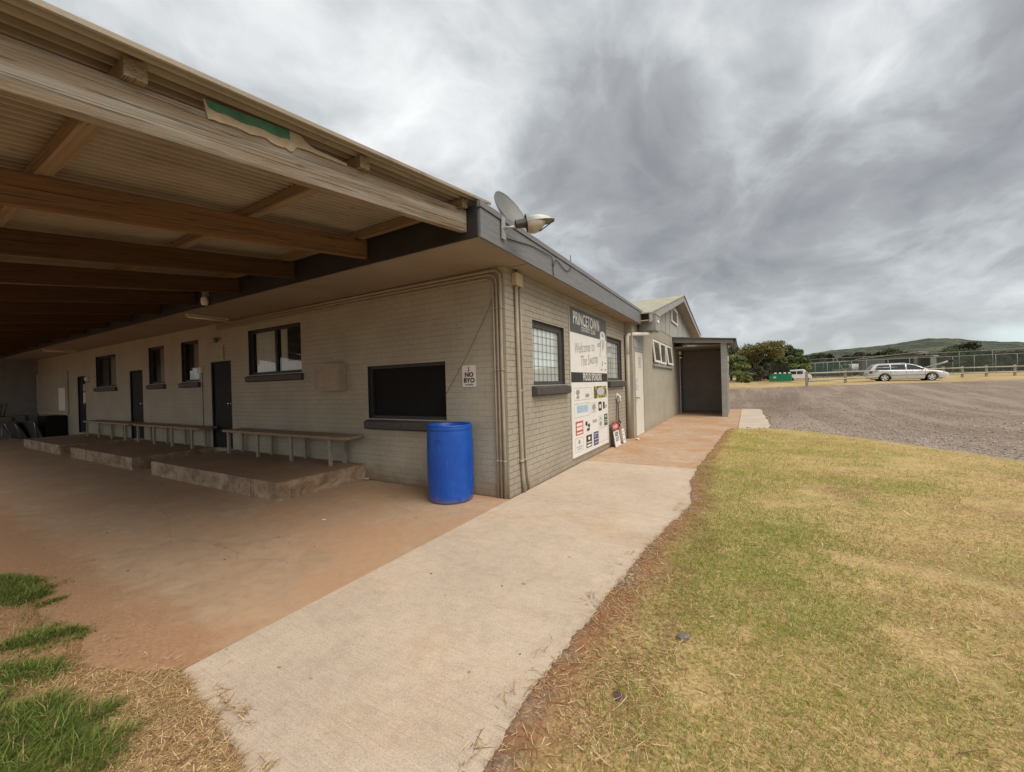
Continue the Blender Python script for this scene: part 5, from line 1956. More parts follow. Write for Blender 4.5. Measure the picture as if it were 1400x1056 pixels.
t = thing('white_ute', 'white vehicle roof and tray showing behind the rail fence and court mesh', 'ute', p, math.radians(-60))
b = MB()
sec = [(-2.3, 0.45), (-2.35, 1.0), (-0.7, 1.03), (-0.5, 1.62), (0.6, 1.68), (1.15, 1.05), (2.2, 0.95), (2.3, 0.45)]
b.prism([(x, -0.85, z) for x, z in sec], (0, 1.7, 0))
b.build('body', 'van_white', t, bevel=0.07, seg=2)
b = MB()
b.box(-0.42, 0.62, -0.868, -0.853, 1.12, 1.52)
b.build('window', 'car_glass', t)
for wx in (-1.4, 1.5):
    for s in (-1, 1):
        b = MB()
        b.lathe([(0, -0.1), (0.30, -0.1), (0.33, -0.05), (0.33, 0.06), (0.29, 0.1), (0.18, 0.08), (0, 0.08)], seg=20, mat=Matrix.Translation((wx, s*0.80, 0.33)) @ Matrix.Rotation(-s*PI/2, 4, 'X'))
        b.build('wheel', 'rubber', t)

# ------------------------------------------------------------------ timber rail fence
FP = [(1103, 27.0), (1156, 31.0), (1215, 34.6), (1290, 36.2), (1316, 36.6), (1349, 37.0), (1388, 37.2), (1428, 37.4), (1475, 37.6)]
t = thing('rail_fence', 'weathered timber post and rail fence along the far edge of the car park', 'fence', at(1103, 27.0))
O = t.location.copy()
pts = [at(*q) for q in FP]
for i, q in enumerate(pts):
    b = MB()
    q = q-O
    b.box(q.x-0.075, q.x+0.075, q.y-0.075, q.y+0.075, q.z-0.15, q.z+(1.08 if i else 1.02))
    b.build('post', 'post_wood', t, bevel=0.012, seg=1)
for a, c in zip(pts, pts[1:]):
    a, c = a-O, c-O
    for h in (0.90, 0.38):
        b = MB()
        d = (c-a).normalized()
        s = Vector((d.y, -d.x, 0))*0.10
        b.tube([a+s+Vector((0, 0, h)), c+s+Vector((0, 0, h))], 0.055, 8)
        b.build('rail', 'rail_wood', t)

# ------------------------------------------------------------------ tennis court fencing with shade mesh


def mesh_mat(name, col, alpha):
    m, w = new_mat(name)
    p = w.n('ShaderNodeBsdfPrincipled', {'Base Color': (*col, 1), 'Roughness': 0.9, 'Specular IOR Level': 0.1})
    tr = w.n('ShaderNodeBsdfTransparent')
    mx = w.n('ShaderNodeMixShader', {0: alpha, 1: tr.outputs[0], 2: p.outputs[0]})
    w.n('ShaderNodeOutputMaterial', {0: mx.outputs[0]})
    return m


M['shade_mesh'] = mesh_mat('green_shade_mesh', (0.04, 0.07, 0.065), 0.62)
M['chain_mesh'] = mesh_mat('chain_link', (0.07, 0.085, 0.075), 0.30)
M['pipe_pale'] = plain('pale_pipe', (0.20, 0.215, 0.19), 0.5, 0.1, 5, 0)


def court_fence(lb, ends, n, hh_, panel, name='court_fence', strut=None):
    pts = []
    for i in range(n+1):
        q = i/n
        # straight in plan between the two ends
        a, c = at(*ends[0]), at(*ends[1])
        p = a.lerp(c, q)
        p.z = tz(p.x, p.y)
        pts.append(p)
    t = thing(name, lb, 'fence', pts[0], 0, 'high mesh fences round the court')
    O = pts[0]
    H = [hh_[0]+(hh_[1]-hh_[0])*i/n for i in range(n+1)]
    h = hh_[0]
    for p, h in zip(pts, H):
        q = p-O
        b = MB()
        b.tube([(q.x, q.y, q.z-0.1), (q.x, q.y, q.z+h)], 0.032, 8)
        b.build('post', 'pipe_pale', t)
    b = MB()
    b.tube([p-O+Vector((0, 0, h)) for p, h in zip(pts, H)], 0.032, 6)
    b.build('top_rail', 'pipe_pale', t)
    b = MB()
    rows = [[p-O+Vector((0, 0, 0.05)), p-O+Vector((0, 0, h-0.05))] for p, h in zip(pts, H)]
    b.grid(rows, smooth=False)
    b.build('mesh_panel', panel, t)
    if strut:
        b = MB()
        a = at(*strut)-O
        b.tube([a+Vector((0.5, 0, 0.1)), a+Vector((-0.35, 0, 2.15))], 0.04, 6)
        b.build('strut', 'pipe_pale', t)
    return t


court_fence('front mesh fence of the court with pale posts, behind the rail fence', ((1097, 47.0), (1480, 47.0)), 13, (1.8, 2.4), 'chain_mesh', strut=(1150, 46.5))
court_fence('taller back mesh fence of the court with pale top rail', ((1099, 55.0), (1500, 50.0)), 9, (2.4, 3.2), 'chain_mesh')
court_fence('dark green shade cloth screen at the left end of the court', ((1098, 46.2), (1165, 46.6)), 4, (1.65, 1.9), 'shade_mesh', 'shade_screen')

# ------------------------------------------------------------------ court shelter and odds behind the car
p = at(1222, 52)
t = thing('court_shed', 'low grey tin shed with pale roof seen over the station wagon', 'shed', p, math.radians(-32))
b = MB()
b.box(-3.2, 2.6, -1.2, 1.4, 0, 2.35)
b.build('wall', 'shed_tin', t)
b = MB()
b.prism([(-3.5, -1.5, 2.25), (2.9, -1.5, 2.75), (2.9, -1.5, 2.83), (-3.5, -1.5, 2.33)], (0, 3.1, 0))
b.build('roof', 'galv', t)
b = MB()
b.box(-0.4, 2.3, -1.23, -1.21, 0.4, 2.1)
b.build('opening', 'black', t)
p = at(1253, 50)
t = thing('players_shelter', 'open fronted shelter with pale frame behind the station wagon', 'shelter', p, math.radians(-32))
b = MB()
b.box(-1.6, 1.6, 0.7, 0.8, 0, 2.2)
b.build('back_wall', 'black', t)
for sx in (-1.55, 1.55):
    b = MB()
    b.box(sx-0.09, sx+0.09, -0.7, 0.7, 0, 2.2)
    b.build('side_wall', 'pipe_pale', t)
b = MB()
b.box(-1.8, 1.8, -0.9, 0.9, 2.2, 2.36)
b.build('roof', 'pipe_pale', t)
p = at(1281, 40)
t = thing('grass_roller', 'pale angled arm with dark tip standing behind the bonnet of the wagon', 'equipment', p, math.radians(-36))
b = MB()
b.tube([(-1.6, 0, 0.75), (1.0, 0, 1.55)], [0.05, 0.09], 8)
b.build('arm', 'galv', t)
b = MB()
b.tube([(0.9, 0, 1.52), (1.25, 0, 1.62)], 0.13, 10)
b.build('tip', 'black_plastic', t)
b = MB()
b.lathe([(0, -0.5), (0.38, -0.5), (0.38, 0.5), (0, 0.5)], seg=24, mat=Matrix.Translation((-1.3, 0, 0.38)) @ Matrix.Rotation(PI/2, 4, 'X'))
b.build('drum_roller', 'shed_tin', t)


# ------------------------------------------------------------------ trees
def leaf_cloud(centres, radii, n, size, cols, seed, flat=0.7, shell_=0.55):
    """n leaf quads scattered through ellipsoid clumps; returns verts, faces, colours"""
    g = np.random.default_rng(seed)
    centres = np.asarray(centres, float)
    radii = np.asarray(radii, float)
    w = radii[:, 0]*radii[:, 1]*radii[:, 2]
    idx = g.choice(len(centres), n, p=w/w.sum())
    d = g.normal(size=(n, 3))
    d /= np.linalg.norm(d, axis=1, keepdims=True)
    r = shell_+(1-shell_)*g.random(n)
    r = np.where(g.random(n) < 0.25, g.random(n)**0.5, r)
    pos = centres[idx]+d*radii[idx]*r[:, None]*(1+0.16*g.normal(size=(n, 1)))
    nrm = d*0.6+g.normal(size=(n, 3))*0.7
    nrm /= np.linalg.norm(nrm, axis=1, keepdims=True)
    u = np.cross(nrm, g.normal(size=(n, 3)))
    u /= np.linalg.norm(u, axis=1, keepdims=True)
    v = np.cross(nrm, u)
    s = size*(0.5+g.random((n, 1)))
    u, v = u*s, v*s*flat
    V = np.stack([pos-u, pos-v*0.8, pos+u, pos+v*0.8], 1).reshape(-1, 3)
    F = np.arange(4*n).reshape(n, 4)
    cols = np.asarray(cols, float)
    cc = cols[(g.random(len(centres))*len(cols)).astype(int)][idx]
    own = cols[g.integers(0, len(cols), n)]
    c = cc*0.65+own*0.35
    c = c*(0.7+0.6*g.random((n, 1)))
    return V, F, np.repeat(c, 4, axis=0)


TREE_G = 'trees and shrubs beyond the car park'


def tree(name, lb, base, h, w, cols, n=2600, leaf=0.16, trunk_h=None, bark='bark_dark', lean=(0, 0), nclump=16, seed=1, group=TREE_G, low=0.15, limbs=5, cat='tree', trunk_r=None):
    t = thing(name, lb, cat, base, 0, group)
    g = random.Random(seed)
    top = Vector((lean[0], lean[1], h))
    cs, rs = [], []
    zmid = h*(low+1)/2
    for k in range(nclump):
        a = g.uniform(0, 2*PI)
        q = math.sqrt(g.random())
        zz = g.uniform(-1, 1)
        f = math.sqrt(max(0, 1-zz*zz*0.85))
        c = Vector((lean[0]*(0.5+zz*0.5)+math.cos(a)*q*f*w*0.78, lean[1]+math.sin(a)*q*f*w*0.78, zmid+zz*h*(1-low)/2*0.80))
        r = g.uniform(0.20, 0.36)*min(w, h)*0.9
        cs.append(c)
        rs.append((r*1.15, r*1.15, r*0.75))
    b = MB()
    th = trunk_h or h*0.45
    tr = trunk_r or 0.05*h*0.6
    fork = Vector((lean[0]*0.25, lean[1]*0.25, th*0.55))
    b.tube([(0, 0, -0.1), (lean[0]*0.1, 0, th*0.3), fork], [tr*1.25, tr, tr*0.85], 8)
    for k in range(limbs):
        c = cs[(k*3) % len(cs)]
        m = fork.lerp(c, 0.5)+Vector((g.uniform(-.2, .2), g.uniform(-.2, .2), g.uniform(-.1, .2)))*w*0.3
        b.tube([fork-Vector((0, 0, 0.03)), m, c], [tr*0.62, tr*0.4, tr*0.12], 6)
    b.build('trunk', bark, t)
    V, F, C = leaf_cloud(cs, rs, n, leaf, cols, seed)
    V[:, 2] = np.maximum(V[:, 2], 0.0)
    np_mesh('crown', V, F, 'leaves', C, 4, parent=t)
    return t


OLIVE = [(0.186, 0.175, 0.061), (0.24, 0.207, 0.087), (0.131, 0.136, 0.048), (0.306, 0.251, 0.12)]
DARKG = [(0.08, 0.109, 0.046), (0.114, 0.146, 0.059), (0.064, 0.082, 0.038)]
MIDG = [(0.147, 0.186, 0.059), (0.107, 0.147, 0.051), (0.196, 0.225, 0.078)]
BROWN = [(0.196, 0.145, 0.085), (0.145, 0.111, 0.065), (0.238, 0.187, 0.111)]
GREYG = [(0.145, 0.145, 0.111), (0.102, 0.105, 0.082), (0.187, 0.178, 0.145)]
SCRUBG = [(0.027, 0.033, 0.014), (0.036, 0.04, 0.018), (0.022, 0.026, 0.014)]
OLIVE2 = [(0.08, 0.072, 0.036), (0.068, 0.062, 0.032), (0.096, 0.08, 0.044)]
# depth, bearing, height, half width
tree('spreading_tree', 'broad olive crowned tree with pale forked trunk left of the green skip', at(1026, 41.5), 3.95, 2.3, OLIVE, 8840, 0.096, 2.6, 'bark', (1.9, 0.2), 24, 3, low=0.52, limbs=8, trunk_r=0.15)
tree('bare_tree', 'thin brownish tree with sparse foliage beside the porch', at(1018, 43.0), 3.3, 1.3, BROWN, 2890, 0.081, 2.4, 'bark', (0.1, 0), 12, 5, low=0.4, limbs=9)
tree('bushy_tree', 'bushy green tree at the left end, just clear of the porch wall', at(1008, 40.0), 3.1, 1.2, MIDG, 4420, 0.096, 1.0, 'bark_dark', (0, 0), 14, 6, low=0.02)
tree('dense_tree', 'dark green tree rising behind the lids of the skip', at(1079, 45.5), 4.0, 1.7, DARKG, 7140, 0.111, 2.0, 'bark_dark', (0, 0), 18, 7, low=0.15)
tree('round_bush', 'rounded olive bush right of the dark tree, above the white van', at(1091, 44.0), 3.0, 1.5, MIDG, 6120, 0.104, 1.2, 'bark_dark', (0, 0), 15, 8, low=0.05)
tree('grey_shrub', 'greyish shrub under the broad tree left of the skip', at(1041, 40.6), 2.0, 1.5, GREYG, 4420, 0.089, 0.8, 'bark', (0, 0), 12, 9, low=0.0, cat='shrub')
tree('dark_shrub', 'dark shrub filling the gap behind the pale trunk', at(1031, 45), 2.9, 2.3, DARKG, 5780, 0.111, 0.8, 'bark_dark', (0, 0), 14, 10, low=0.0, cat='shrub')
tree('dark_shrub', 'dark shrub against the left side of the green skip', at(1053, 42.5), 2.8, 1.6, DARKG, 4760, 0.111, 0.8, 'bark_dark', (0, 0), 12, 11, low=0.0, cat='shrub')
tree('low_shrub', 'low green shrub at the foot of the trees next to the porch', at(1014, 38.0), 1.5, 1.1, MIDG, 3060, 0.081, 0.5, 'bark_dark', (0, 0), 10, 12, low=0.0, cat='shrub')
tree('dense_tree', 'dark tree partly hidden by the porch post', at(1000, 46.0), 4.0, 2.0, DARKG, 5100, 0.118, 1.5, 'bark_dark', (0, 0), 14, 13, low=0.05)
tree('dense_tree', 'deep green tree behind the spreading tree', at(1060, 50.0), 3.8, 2.6, DARKG+OLIVE[:1], 6120, 0.126, 1.5, 'bark_dark', (0, 0), 16, 14, low=0.05)

# scrub beyond the court: one tree after another, sized by where its top shows
gr = random.Random(21)
SCRUB_TOP = [(985, 492), (1085, 490), (1100, 489), (1118, 487), (1140, 488), (1170, 487), (1200, 484), (1215, 481), (1235, 485), (1265, 485), (1290, 483), (1308, 477), (1322, 472), (1338, 473), (1352, 481), (1375, 485), (1400, 483), (1440, 480), (1500, 478), (1600, 476)]
k = 0
px = 1072
while px < 1450:
    dep = gr.uniform(78, 105)
    yt = np.interp(px, [q[0] for q in SCRUB_TOP], [q[1] for q in SCRUB_TOP])+gr.uniform(-1.5, 2.5)
    hz = 526.8-(px-700)*0.0270
    base = at(px, dep)
    h = (hz-yt)*dep/544.0+1.55-base.z
    h = max(2.2, h*1.12)
    wdt = h*gr.uniform(0.50, 0.75)
    cols = gr.choice([SCRUBG, SCRUBG, DARKG, OLIVE2])
    lbl = 'scrub tree in the thick belt beyond the court fence'
    tree('scrub_tree', lbl, base, h, wdt, cols, 2200, 0.24, h*0.4, 'bark_dark', (0, 0), 11, 100+k, 'scrub trees beyond the court fence', low=0.03, limbs=3)
    px += gr.uniform(7.5, 12)*1.0
    k += 1
# a second, lower row in front, against the mesh
px = 1100
while px < 1440:
    dep = gr.uniform(62, 70)
    base = at(px, dep)
    h = gr.uniform(1.9, 2.9)
    tree('scrub_bush', 'low scrub bush along the back of the court', base, h, h*0.9, gr.choice([SCRUBG, SCRUBG, DARKG, OLIVE2]), 900, 0.18, h*0.4, 'bark_dark', (0, 0), 8, 300+k, 'scrub bushes behind the court', low=0.0, limbs=2, cat='bush')
    px += gr.uniform(11, 17)
    k += 1


# ------------------------------------------------------------------ hills
def hill_mat():
    m, w = new_mat('scrubby_hillside')
    pos = w.n('ShaderNodeNewGeometry').outputs['Position']
    n = w.noise(w.map(pos, scale=(1, 1, 2.5)), 0.012, 8, 0.68)
    c = w.ramp(n, [(0.34, (0.048, 0.058, 0.048)), (0.5, (0.075, 0.085, 0.062)), (0.64, (0.125, 0.13, 0.085))])
    n2 = w.noise(pos, 0.06, 6, 0.75)
    c = w.mix(0.85, c, w.ramp(n2, [(0.36, 0.45), (0.58, 1.2)]), 'MULTIPLY')
    finish(w, c, 0.95, n2, 6.0, 0.8, 0, 0.1)
    return m


M['hill'] = hill_mat()


def hill(name, d1, d0, back, tops, seed, rough):
    pxs = np.linspace(tops[0][0], tops[-1][0], 260)
    top = np.interp(pxs, [t[0] for t in tops], [t[1] for t in tops])
    # smooth the ridge and roughen it with tree tops
    ker = np.hanning(15)
    top = np.convolve(np.pad(top, 7, 'edge'), ker/ker.sum(), 'valid')
    hz = 526.8-(pxs-700)*0.0270
    H = (hz-top)*d1/544.0+1.55
    prof = [(0.0, -0.02), (0.25, 0.12), (0.45, 0.30), (0.62, 0.50), (0.78, 0.74), (0.90, 0.92), (1.0, 1.0), (1.08, 0.97), (1.35, 0.6), (1.7, 0.0)]
    qs = np.concatenate([np.linspace(0, 1, 60), np.linspace(1.03, 1.7, 14)])
    rows = []
    for q in qs:
        dep = d0+(d1-d0)*q if q <= 1 else d1+(q-1)*back
        e = np.interp(q, [p[0] for p in prof], [p[1] for p in prof])
        P = np.array(CAM)[None]+dep*(np.array(fw)[None]+((pxs-700)/544.027)[:, None]*np.array(rr)[None])
        z = 2.0+(H-2.0)*e+(fbm(P[:, 0], P[:, 1], 1/(rough*9), seed)-0.5)*rough*2.2*min(1, q*1.5)+(fbm(P[:, 0], P[:, 1], 1/(rough*1.5), seed+7, 2)-0.5)*rough*0.5*min(1, q*2)
        rows.append(np.stack([P[:, 0], P[:, 1], z], 1))
    V = np.concatenate(rows)
    n = len(pxs)
    i = (np.arange(len(qs)-1)[:, None]*n+np.arange(n-1)[None]).ravel()
    F = np.stack([i, i+1, i+n+1, i+n], 1)
    o = np_mesh(name, V, F, 'hill', nper=4, smooth=True)
    tag(o, kind='structure')


hill('hills', 1500, 420, 1600, [(200, 500), (700, 498), (900, 496), (1000, 493), (1075, 491), (1110, 483), (1160, 477), (1200, 474), (1235, 470), (1262, 464), (1285, 461.5), (1310, 462.5), (1340, 467), (1400, 468.5), (1500, 466), (1650, 474), (1900, 484)], 3, 6)
hill('hills', 520, 150, 300, [(300, 512), (900, 500), (1000, 492), (1060, 493), (1078, 491), (1095, 490), (1130, 489), (1170, 487), (1220, 485), (1260, 484), (1320, 482), (1400, 480), (1500, 476), (1700, 482)], 9, 3)


# ------------------------------------------------------------------ grass and litter
def blades(name, P, L, W, az, lean, curl, col, mat='blades'):
    """two-segment blades. P (n,3) roots; lean = angle from vertical"""
    n = len(P)
    d = np.stack([np.cos(az), np.sin(az), np.zeros(n)], 1)
    s = np.stack([-np.sin(az), np.cos(az), np.zeros(n)], 1)
    up = np.array([0, 0, 1.0])
    l1 = lean
    l2 = np.minimum(lean+curl, 1.66)
    m = P+L[:, None]*0.55*(np.sin(l1)[:, None]*d+np.cos(l1)[:, None]*up)
    tip = m+L[:, None]*0.45*(np.sin(l2)[:, None]*d+np.cos(l2)[:, None]*up)
    w = W[:, None]*0.5
    V = np.stack([P-s*w, P+s*w, m+s*w*0.8, m-s*w*0.8, tip], 1).reshape(-1, 3)
    k = np.arange(n)[:, None]*5
    F = np.concatenate([k+np.array([[0, 1, 2]]), k+np.array([[0, 2, 3]]), k+np.array([[3, 2, 4]])], 0)
    C = np.repeat(col, 5, axis=0)
    return np_mesh(name, V, F, mat, C, 3)


def pick(probs_cols, g, n):
    return None


def lawn():
    g = np.random.default_rng(5)
    X, Y, S = [], [], []
    for r0_, r1_, dens, sc_ in ((1.2, 3.2, 15000, 1.0), (3.2, 5.0, 8500, 1.15), (5.0, 8.0, 3600, 1.5), (8.0, 13.0, 1300, 2.1), (13, 17, 450, 2.8)):
        a0, a1 = math.radians(-58), math.radians(64)
        area = (a1-a0)/2*(r1_**2-r0_**2)
        n = int(dens*area)
        a = g.uniform(a0, a1, n)
        r = np.sqrt(g.uniform(r0_**2, r1_**2, n))
        dx = -math.sin(YAW)*np.cos(a)+math.cos(YAW)*np.sin(a)
        dy = math.cos(YAW)*np.cos(a)+math.sin(YAW)*np.sin(a)
        X.append(CAM.x+r*dx)
        Y.append(CAM.y+r*dy)
        S.append(np.full(n, sc_))
    x, y, s = map(np.concatenate, (X, Y, S))
    sd_ = poly_sd(x, y, LAWN)+(fbm(x, y, 3.0, 31)-0.5)*0.5
    pv = -paved_sd(x, y)          # distance from the concrete
    pvn = pv+(fbm(x, y, 4.0, 33)-0.5)*0.34
    wide = 0.30+0.34*smooth01(1.0, -1.5, y)
    cover = smooth01(0.03, wide, pvn)**1.4*0.96+0.04
    cover = np.where(y > 2.2, np.maximum(cover, smooth01(-0.02, 0.10, pvn)), cover)
    patch = fbm(x, y, 1.1, 35)
    bare = smooth01(0.60, 0.72, fbm(x, y, 1.9, 37))
    cover *= 1-0.70*bare
    edge = smooth01(-0.15, 0.55, sd_)
    keep = (sd_ > -0.15) & (pv > 0.0) & (g.random(len(x)) < cover*edge) & (y > -6)
    x, y, s, pv, patch, bare, sd_ = (v[keep] for v in (x, y, s, pv, patch, bare, sd_))
    n = len(x)
    # how green: lush strip beside the path, fading to straw to the right and far edge
    green = 0.95*np.exp(-np.maximum(0, pv-0.45)/(0.9+0.7*smooth01(0, 5, y)))*smooth01(-3.6, 0.2, y)+0.20+0.70*(fbm(x, y, 0.8, 41)-0.5)*2*0.8+0.35*(fbm(x, y, 3.0, 43)-0.5)*2
    green -= 0.22*smooth01(2.2, 4.2, pv)+0.25*bare
    green = np.where((sd_ < 0.9) & (pv > 1.3), green*0.6, green)
    green = np.clip(green, 0.04, 0.92)
    yel = np.clip(0.25+0.55*smooth01(1.0, 7.0, y)+0.4*(fbm(x, y, 1.3, 47)-0.5), 0, 1)
    is_g = g.random(n) < green
    cg = np.array([0.175, 0.235, 0.036])[None]*(1-yel[:, None])+np.array([0.40, 0.385, 0.065])[None]*yel[:, None]
    straw = np.array([[0.60, 0.47, 0.215], [0.68, 0.55, 0.29], [0.50, 0.35, 0.16], [0.38, 0.225, 0.11]])[g.integers(0, 4, n)]
    col = np.where(is_g[:, None], cg, straw)*(0.75+0.6*g.random((n, 1)))
    L = (0.020+0.024*g.random(n)+0.03*(g.random(n) < 0.06))*s**0.6*np.where(is_g, 1.0, 1.15)
    W = (0.0017+0.0013*g.random(n))*s
    lean = np.where(is_g, g.uniform(0.3, 1.25, n), g.uniform(0.9, 1.52, n))
    P = np.stack([x, y, ground_z(x, y)-0.004+0.004*g.random(n)], 1)
    o = blades('lawn_grass', P, L, W, g.uniform(0, 2*PI, n), lean, g.uniform(0.1, 0.7, n), col)
    tag(o, 'patchy green and straw coloured lawn right of the pale path', 'grass', kind='stuff')


lawn()


def litter(name, polys, dens, lb, cols, L0=0.03, L1=0.11, W0=0.0018, W1=0.005, pile=0.02, seed=3, cat='dry grass', fade=0.18):
    g = np.random.default_rng(seed)
    P_, N = [], 0
    for poly, d in zip(polys, dens):
        a = np.array(poly)
        lo, hi = a.min(0)-0.15, a.max(0)+0.15
        n = int(d*np.prod(hi-lo))
        x = g.uniform(lo[0], hi[0], n)
        y = g.uniform(lo[1], hi[1], n)
        sd_ = poly_sd(x, y, poly)+(fbm(x, y, 5, seed+50)-0.5)*0.30
        k = g.random(n) < smooth01(-0.08, fade, sd_)*(0.35+0.65*smooth01(0.35, 0.55, fbm(x, y, 4, seed+60)))
        P_.append(np.stack([x[k], y[k]], 1))
    P = np.concatenate(P_)
    n = len(P)
    z = ground_z(P[:, 0], P[:, 1])
    z = np.maximum(z, np.where(paved_sd(P[:, 0], P[:, 1]) > 0, 0.013, -1))
    z = z+0.003+pile*g.random(n)*fbm(P[:, 0], P[:, 1], 3, 71)
    L = g.uniform(L0, L1, n)*(0.5+g.random(n)**2)
    W = g.uniform(W0, W1, n)
    cols = np.array(cols)
    col = cols[g.integers(0, len(cols), n)]*(0.6+0.75*g.random((n, 1)))
    o = blades(name, np.stack([P[:, 0], P[:, 1], z], 1), L, W, g.uniform(0, 2*PI, n), np.clip(g.normal(1.52, 0.10, n), 1.0, 1.62), g.uniform(-0.1, 0.12, n), col, 'litter')
    tag(o, lb, cat, kind='stuff')


STRAW = [(0.52, 0.38, 0.19), (0.44, 0.30, 0.14), (0.60, 0.46, 0.26), (0.32, 0.19, 0.09), (0.24, 0.13, 0.065)]
litter('dry_straw', [[(-0.62, -4.02), (-0.24, -3.80), (0.03, -3.66), (0.44, -3.72), (0.78, -3.76), (1.02, -3.83), (1.25, -4.2), (0.9, -4.4), (0.2, -4.4), (-0.3, -4.3)]], [46000], 'heap of dry straw and clippings at the near end of the patio slab', STRAW+[(0.36, 0.22, 0.11)], 0.018, 0.075, 0.0012, 0.0038, 0.022, 3, fade=0.14)
litter('soil_litter', [[(-3.6, -3.74), (-2.2, -3.62), (-1.0, -3.66), (0.0, -3.56), (0.5, -3.66), (0.2, -4.3), (-2.4, -4.3)]], [2600], 'thin scatter of dry scraps on the red soil at the slab edge', STRAW, 0.01, 0.05, 0.0012, 0.003, 0.006, 8, fade=0.30)
E2 = [(-4.2, 1.86), (-3.3, 1.84), (-2.5, 1.85), (-1.7, 1.92), (-0.7, 1.99), (0.4, 2.12), (0.9, 2.20), (1.9, 2.06), (3.2, 2.07)]
litter('dry_clippings', [[(p[1]-0.04, p[0]) for p in E2]+[(p[1]+(0.55 if p[0] < 0 else 0.28), p[0]) for p in E2[::-1]]], [6000], 'strip of dry clippings on red soil along the path edge', STRAW+[(0.30, 0.15, 0.07), (0.22, 0.10, 0.05)], 0.025, 0.085, 0.0016, 0.004, 0.012, 4, fade=0.10)
litter('lawn_litter', [[(2.0, -5), (7, -6), (8, 2), (5, 7), (2.6, 8)]], [30], 'scattered dead stalks and leaf scraps lying on the lawn', [(0.58, 0.46, 0.25), (0.66, 0.56, 0.36), (0.40, 0.27, 0.13), (0.2, 0.12, 0.07)], 0.05, 0.12, 0.003, 0.007, 0.03, 5)


def tuft(name, lb, polys, dens, seed, L0, L1, cols):
    g = np.random.default_rng(seed)
    P_ = []
    for poly in polys:
        a = np.array(poly)
        lo, hi = a.min(0)-0.12, a.max(0)+0.12
        n = int(dens*np.prod(hi-lo))
        x = g.uniform(lo[0], hi[0], n)
        y = g.uniform(lo[1], hi[1], n)
        sd_ = poly_sd(x, y, poly)+(fbm(x, y, 8, seed)-0.5)*0.34
        k = g.random(n) < smooth01(-0.09, 0.12, sd_)**1.5
        P_.append(np.stack([x[k], y[k], sd_[k]+0.05], 1))
    P = np.concatenate(P_)
    n = len(P)
    z = np.maximum(ground_z(P[:, 0], P[:, 1]), 0.0)-0.003
    cols = np.array(cols)
    f = np.clip(P[:, 2]*5, 0.35, 1)
    L = g.uniform(L0, L1, n)*f
    col = cols[g.integers(0, len(cols), n)]*(0.6+0.8*g.random((n, 1)))
    dead = g.random(n) < 0.10
    col = np.where(dead[:, None], np.array([[0.48, 0.38, 0.18]])*(0.7+0.5*g.random((n, 1))), col)
    o = blades(name, np.stack([P[:, 0], P[:, 1], z], 1), L, g.uniform(0.0024, 0.0045, n), g.normal(0.5, 1.3, n), g.uniform(0.25, 1.2, n), g.uniform(0.2, 0.9, n), col)
    tag(o, lb, 'grass', 'green grass tufts by the patio slab', kind='stuff')


GREENS = [(0.135, 0.22, 0.038), (0.18, 0.26, 0.05), (0.10, 0.165, 0.03), (0.28, 0.30, 0.085)]
tuft('grass_tuft', 'green grass tuft at the left edge farthest along the slab', [[(-2.85, -3.90), (-2.2, -3.73), (-1.75, -3.80), (-1.95, -4.02), (-2.6, -4.15)]], 26000, 11, 0.05, 0.12, GREENS)
tuft('grass_tuft', 'long narrow green grass tuft across the bare red soil at the left', [[(-1.30, -4.12), (-1.30, -3.95), (-1.08, -3.74), (-0.88, -3.84), (-1.0, -4.02), (-1.15, -4.2)]], 28000, 12, 0.05, 0.11, GREENS)
tuft('grass_tuft', 'small dark green tuft between the long tuft and the straw', [[(-1.05, -4.22), (-0.85, -4.0), (-0.46, -3.98), (-0.50, -4.12), (-0.75, -4.28)]], 26000, 13, 0.04, 0.09, GREENS)
tuft('grass_tuft', 'large bright green grass tuft in the near left corner', [[(-0.62, -4.32), (-0.40, -4.12), (-0.12, -4.02), (0.12, -3.98), (0.34, -3.93), (0.50, -3.98), (0.58, -4.12), (0.3, -4.5), (-0.1, -4.6)]], 24000, 14, 0.06, 0.15, GREENS)


tuft('grass_tuft', 'sparse green blades straggling between the tufts at the left edge', [[(-3.0, -3.82), (-1.6, -3.78), (-0.7, -3.88), (0.2, -3.86), (0.62, -3.95), (0.5, -4.5), (-3.0, -4.5)]], 1500, 15, 0.03, 0.08, GREENS+[(0.40, 0.32, 0.14)])


# stones, leaf scraps, twigs
def pebble(name, lb, x, y, s, mat, seed, cat='stone', flat=0.6):
    g = random.Random(seed)
    b = MB()
    bmesh.ops.create_icosphere(b.bm, subdivisions=2, radius=1)
    for v in b.bm.verts:
        v.co *= 1+g.uniform(-0.16, 0.16)
        v.co = Vector((v.co.x*s*1.4, v.co.y*s, v.co.z*s*flat))
    zz = max(float(ground_z(np.array([x]), np.array([y]))[0]), 0.012 if paved_sd(np.array([x]), np.array([y]))[0] > 0 else -1)
    o = b.build(name, mat, loc=(x, y, zz+s*flat*0.6))
    o.rotation_euler = (0, 0, g.uniform(0, 6))
    return tag(o, lb, cat)


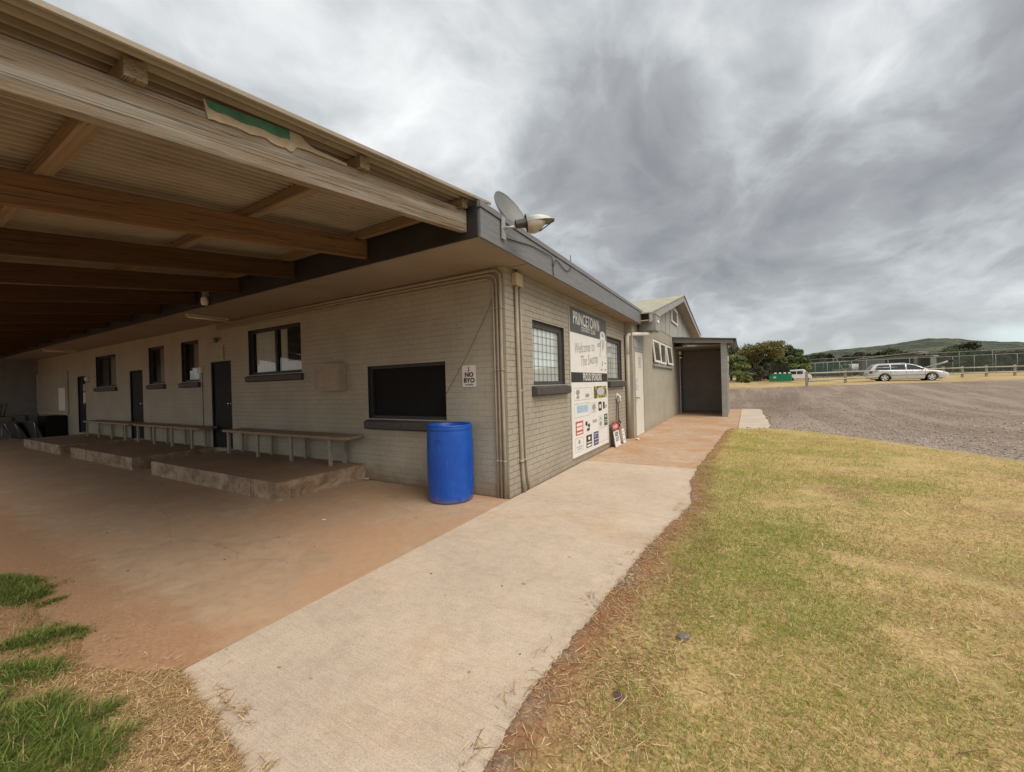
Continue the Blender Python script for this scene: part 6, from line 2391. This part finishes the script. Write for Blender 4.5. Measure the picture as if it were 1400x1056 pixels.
pebble('stone', 'lone grey stone lying on the lawn', 2.43, -2.13, 0.030, 'stone', 1)
pebble('dead_leaf', 'small dark purple leaf scrap on the lawn nearest the viewer', 2.215, -2.75, 0.026, 'leaf_purple', 2, 'leaf', 0.35)
pebble('stone', 'pale stone by the wall foot between the nearest step and the drum', -2.80, -0.06, 0.035, 'paper_dim', 3)
pebble('litter_scrap', 'white scrap of litter on the slab in front of the drum', -1.55, -1.72, 0.018, 'paper', 4, 'litter', 0.4)
pebble('litter_scrap', 'white scrap at the foot of the downpipe', 0.34, 6.15, 0.05, 'paper', 5, 'litter', 0.5)
g = random.Random(9)
b = MB()
for k in range(12):
    x, y = g.uniform(0.1, 1.85), g.uniform(-3.2, 6.0)
    b.box(-0.006, 0.006, -0.004, 0.004, 0, 0.003, mat=Matrix.Translation((x, y, 0.0145)) @ Matrix.Rotation(g.uniform(0, 6), 4, 'Z') @ Matrix.Scale(g.uniform(0.5, 1.1), 4))
for k in range(26):
    x, y = g.uniform(-8, -0.2), g.uniform(-3.6, -0.6)
    b.box(-0.006, 0.006, -0.004, 0.004, 0, 0.003, mat=Matrix.Translation((x, y, 0.002)) @ Matrix.Rotation(g.uniform(0, 6), 4, 'Z') @ Matrix.Scale(g.uniform(0.5, 1.3), 4))
tag(b.build('ground_specks', 'leaf_purple'), 'dark specks of leaf and grit on the concrete', 'litter', kind='stuff')


def gravel_stones():
    g = np.random.default_rng(77)
    n = 26000
    x = g.uniform(2.6, 16, n)
    y = g.uniform(2.0, 19, n)
    sd_ = poly_sd(x, y, LAWN)
    d = np.hypot(x-CAM.x, y-CAM.y)
    keep = (sd_ < -0.02) & (paved_sd(x, y) < -0.1) & (g.random(n) < np.exp(sd_/2.2)*0.9+0.06)
    x, y, d = x[keep], y[keep], d[keep]
    n = len(x)
    s = g.uniform(0.006, 0.017, n)*(0.8+0.05*d)
    z = ground_z(x, y)+s*0.3
    base = np.array([[1, 0, 0], [0, 1, 0], [-1, 0, 0], [0, -1, 0], [0, 0, 0.7], [0, 0, -0.7]])
    V = base[None]*s[:, None, None]*g.uniform(0.6, 1.4, (n, 6, 1))
    a = g.uniform(0, 6.28, n)
    ca, sa = np.cos(a)[:, None], np.sin(a)[:, None]
    V = np.stack([V[..., 0]*ca-V[..., 1]*sa, V[..., 0]*sa+V[..., 1]*ca, V[..., 2]], -1)+np.stack([x, y, z], 1)[:, None]
    f = np.array([[0, 1, 4], [1, 2, 4], [2, 3, 4], [3, 0, 4], [1, 0, 5], [2, 1, 5], [3, 2, 5], [0, 3, 5]])
    F = (np.arange(n)[:, None, None]*6+f[None]).reshape(-1, 3)
    c = np.array([[0.44, 0.39, 0.34], [0.33, 0.28, 0.24], [0.24, 0.19, 0.16], [0.52, 0.47, 0.41]])[g.integers(0, 4, n)]*g.uniform(0.7, 1.15, (n, 1))
    o = np_mesh('gravel_stones', V.reshape(-1, 3), F, 'litter', np.repeat(c, 6, axis=0), 3)
    tag(o, 'loose pale gravel stones along the car park edge of the lawn', 'gravel', kind='stuff')


gravel_stones()
